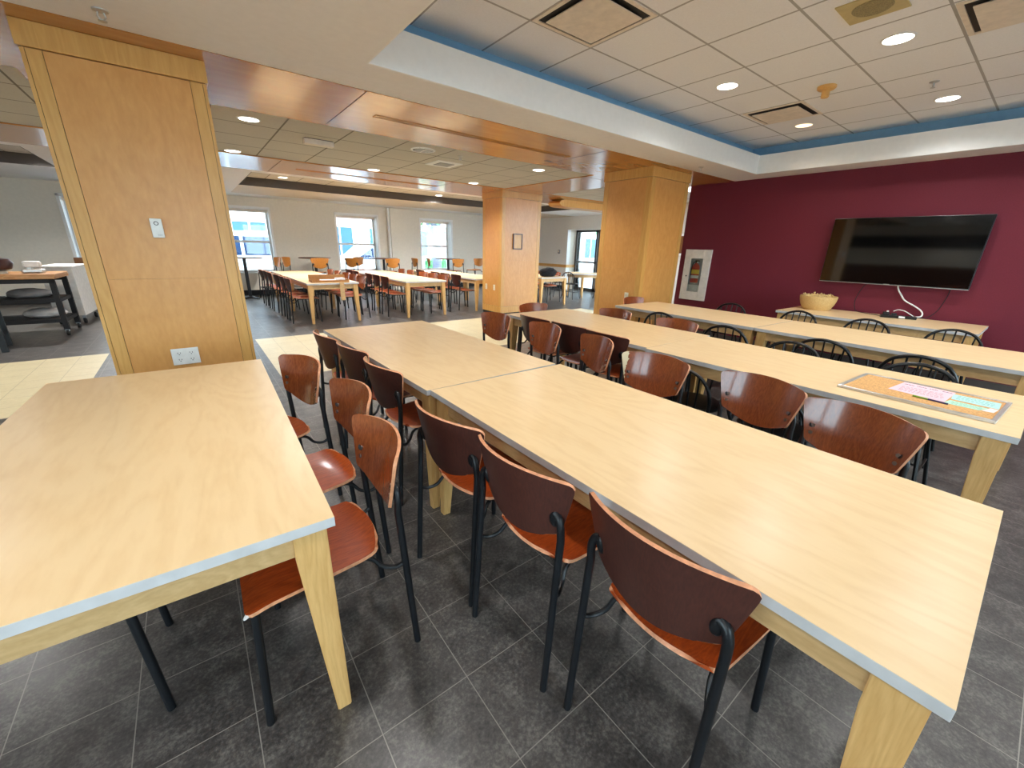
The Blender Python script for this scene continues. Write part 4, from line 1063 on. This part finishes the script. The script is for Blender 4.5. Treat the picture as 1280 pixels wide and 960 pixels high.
def car(lab, name, x, y, rz, prof, win, width, L, wheels, cat='car'):
    o = thing(name, lab, cat, (x, y, -.3), R_(rz)); hw = width / 2
    simple('body', M['van'], lambda bm: (prism(bm, prof, 'y', -hw, hw), ), o)
    for s in (-1, 1):
        simple('side_window', M['carglass'], lambda bm: [prism(bm, q, 'y', s * hw - .004, s * hw + .012) for q in win], o)
    for wx in wheels:
        for s in (-1, 1):
            wl_ = simple('wheel', M['tyre'], lambda bm: tube(bm, [(wx, s * (hw - .2), .36), (wx, s * (hw + .02), .36)], .36, 26), o, 40)
            simple('hub', M['alu'], lambda bm: tube(bm, [(wx, s * (hw + .0), .36), (wx, s * (hw + .03), .36)], .2, 18), wl_, 40)
    simple('head_lamp', M['label'], lambda bm: [box(bm, prof[1][0] - .03, prof[1][0] + .02, s * hw * .75 - .15, s * hw * .75 + .15, .72, .88) for s in (-1, 1)], o)
    return o
car('white van parked outside the left middle window', 'van', 1.6, 19, 178, [(-2.6, .35), (2.5, .35), (2.6, .9), (1.7, 1.25), (1.0, 2.05), (-2.5, 2.15), (-2.6, 1.9)], [[(.0, 1.25), (1.45, 1.25), (.95, 1.9), (0, 1.9)], [(-1.2, 1.25), (-.1, 1.25), (-.1, 1.9), (-1.2, 1.9)]], 1.95, 5.2, (-1.6, 1.7), 'van')
car('white car parked outside the window in the middle of the far wall', 'car', 6.6, 19.2, 182, [(-2.2, .35), (2.2, .35), (2.25, .95), (1.1, 1.1), (.4, 1.65), (-1.7, 1.7), (-2.25, 1.1)], [[(-.4, 1.12), (.95, 1.12), (.3, 1.58), (-.4, 1.58)], [(-1.75, 1.12), (-.5, 1.12), (-.5, 1.58), (-1.5, 1.6)]], 1.8, 4.5, (-1.35, 1.4))
def tree(lab, x, y, H, cr):
    o = thing('tree', lab, 'tree', (x, y, -.3))
    simple('trunk', M['bark'], lambda bm: (tube(bm, [(0, 0, 0), (.05, 0, H * .4), (-.05, .05, H * .7), (0, 0, H)], .2, 12, radii=[.24, .2, .17, .1]), tube(bm, [(0, 0, H * .55), (.7, .1, H * .85)], .07, 8), tube(bm, [(0, 0, H * .5), (-.8, .1, H * .8)], .07, 8)), o, 50)
    def crown(bm):
        for k in range(420):
            v = Vector((random.gauss(0, 1), random.gauss(0, 1), random.gauss(0, 1))).normalized() * cr * random.uniform(.3, 1)
            p = Vector((0, 0, H * .85)) + Vector((v.x, v.y, v.z * .75)); a = Vector((random.uniform(-1, 1), random.uniform(-1, 1), random.uniform(-1, 1))).normalized(); b = a.orthogonal().normalized(); s_ = random.uniform(.12, .26)
            vs = [bm.verts.new(p + a * s_), bm.verts.new(p + b * s_ * .6), bm.verts.new(p - a * s_), bm.verts.new(p - b * s_ * .6)]
            bm.faces.new(vs)
    simple('crown', M['leaf'], crown, o)
tree('street tree outside the right window of the far wall', 9.6, 18.6, 4.2, 1.9)
tree('street tree outside the glazed exit door', 19.5, 15.5, 4.5, 2.2)
def hedge(bm):
    for k in range(900):
        p = Vector((random.uniform(-3.4, 3.4), random.uniform(-.4, .4), random.uniform(0, 1.1))); a = Vector((random.uniform(-1, 1), random.uniform(-1, 1), random.uniform(-1, 1))).normalized(); b = a.orthogonal().normalized(); s_ = random.uniform(.1, .2)
        bm.faces.new([bm.verts.new(p + a * s_), bm.verts.new(p + b * s_ * .6), bm.verts.new(p - a * s_), bm.verts.new(p - b * s_ * .6)])
    box(bm, -3.3, 3.3, -.3, .3, 0, 1.0)
h = tag(simple('hedge', M['leaf'], hedge, None, loc=(12.5, 20.5, -.3)), 'low green hedge behind the street tree', 'hedge', kind='stuff')

# ------------------------------------------------------------------ world and window portals
w = bpy.data.worlds.new('daylight'); SC.world = w; w.use_nodes = True
nt = w.node_tree; nt.nodes.clear()
bg = node(nt, 'ShaderNodeBackground', Strength=10.5); bg.inputs[0].default_value = (.74, .88, 1, 1)
wo = nt.nodes.new('ShaderNodeOutputWorld'); nt.links.new(bg.outputs[0], wo.inputs[0])
def portal(x, y, z, sx, sz, rot):
    ld = bpy.data.lights.new('window_portal', 'AREA'); ld.shape = 'RECTANGLE'; ld.size = sx; ld.size_y = sz; ld.cycles.is_portal = True
    lo = bpy.data.objects.new('window_portal', ld); COL.objects.link(lo); lo.location = (x, y, z); lo.rotation_euler = rot
for a, b in WIN: portal((a + b) / 2, YF + .41, (WZ0 + WZ1) / 2, b - a, WZ1 - WZ0, (-PI / 2, 0, 0))
for a, b in BWIN: portal((a + b) / 2, YB - .24, 1.475, b - a, 1.95, (PI / 2, 0, 0))
for a, b in ADDED_LWIN: portal(XL - .24, (a + b) / 2, 1.45, b - a, 1.9, (PI / 2, 0, -PI / 2))
portal(XE + .55, (DY0 + DY1) / 2, DZ / 2, DY1 - DY0, DZ, (PI / 2, 0, PI / 2))

# ------------------------------------------------------------------ camera
cam = bpy.data.cameras.new('camera'); co = bpy.data.objects.new('camera', cam); COL.objects.link(co)
cam.sensor_width = 36; cam.sensor_fit = 'HORIZONTAL'; cam.lens = 36 * 505.55 / 1280
cam.clip_start = .05; cam.clip_end = 200
Rm = Matrix(((0.7943496726694452, 0.17494450758105232, -0.5817241758747598), (-0.6069330634278512, 0.268476503783702, -0.7480325015894452), (0.025315095260122638, 0.9472670089173921, 0.3194438288160658)))
co.matrix_world = Matrix.Translation((0, 0, 1.45)) @ Rm.to_4x4()
SC.camera = co

SC.view_settings.view_transform = 'Standard'; SC.view_settings.look = 'None'
SC.view_settings.gamma = 1; SC.view_settings.exposure = .5; SC.view_settings.use_curve_mapping = False
SC.cycles.use_denoising = True
SC.cycles.max_bounces = 8; SC.cycles.diffuse_bounces = 5; SC.cycles.glossy_bounces = 4; SC.cycles.transparent_max_bounces = 12
SC.cycles.sample_clamp_indirect = 8
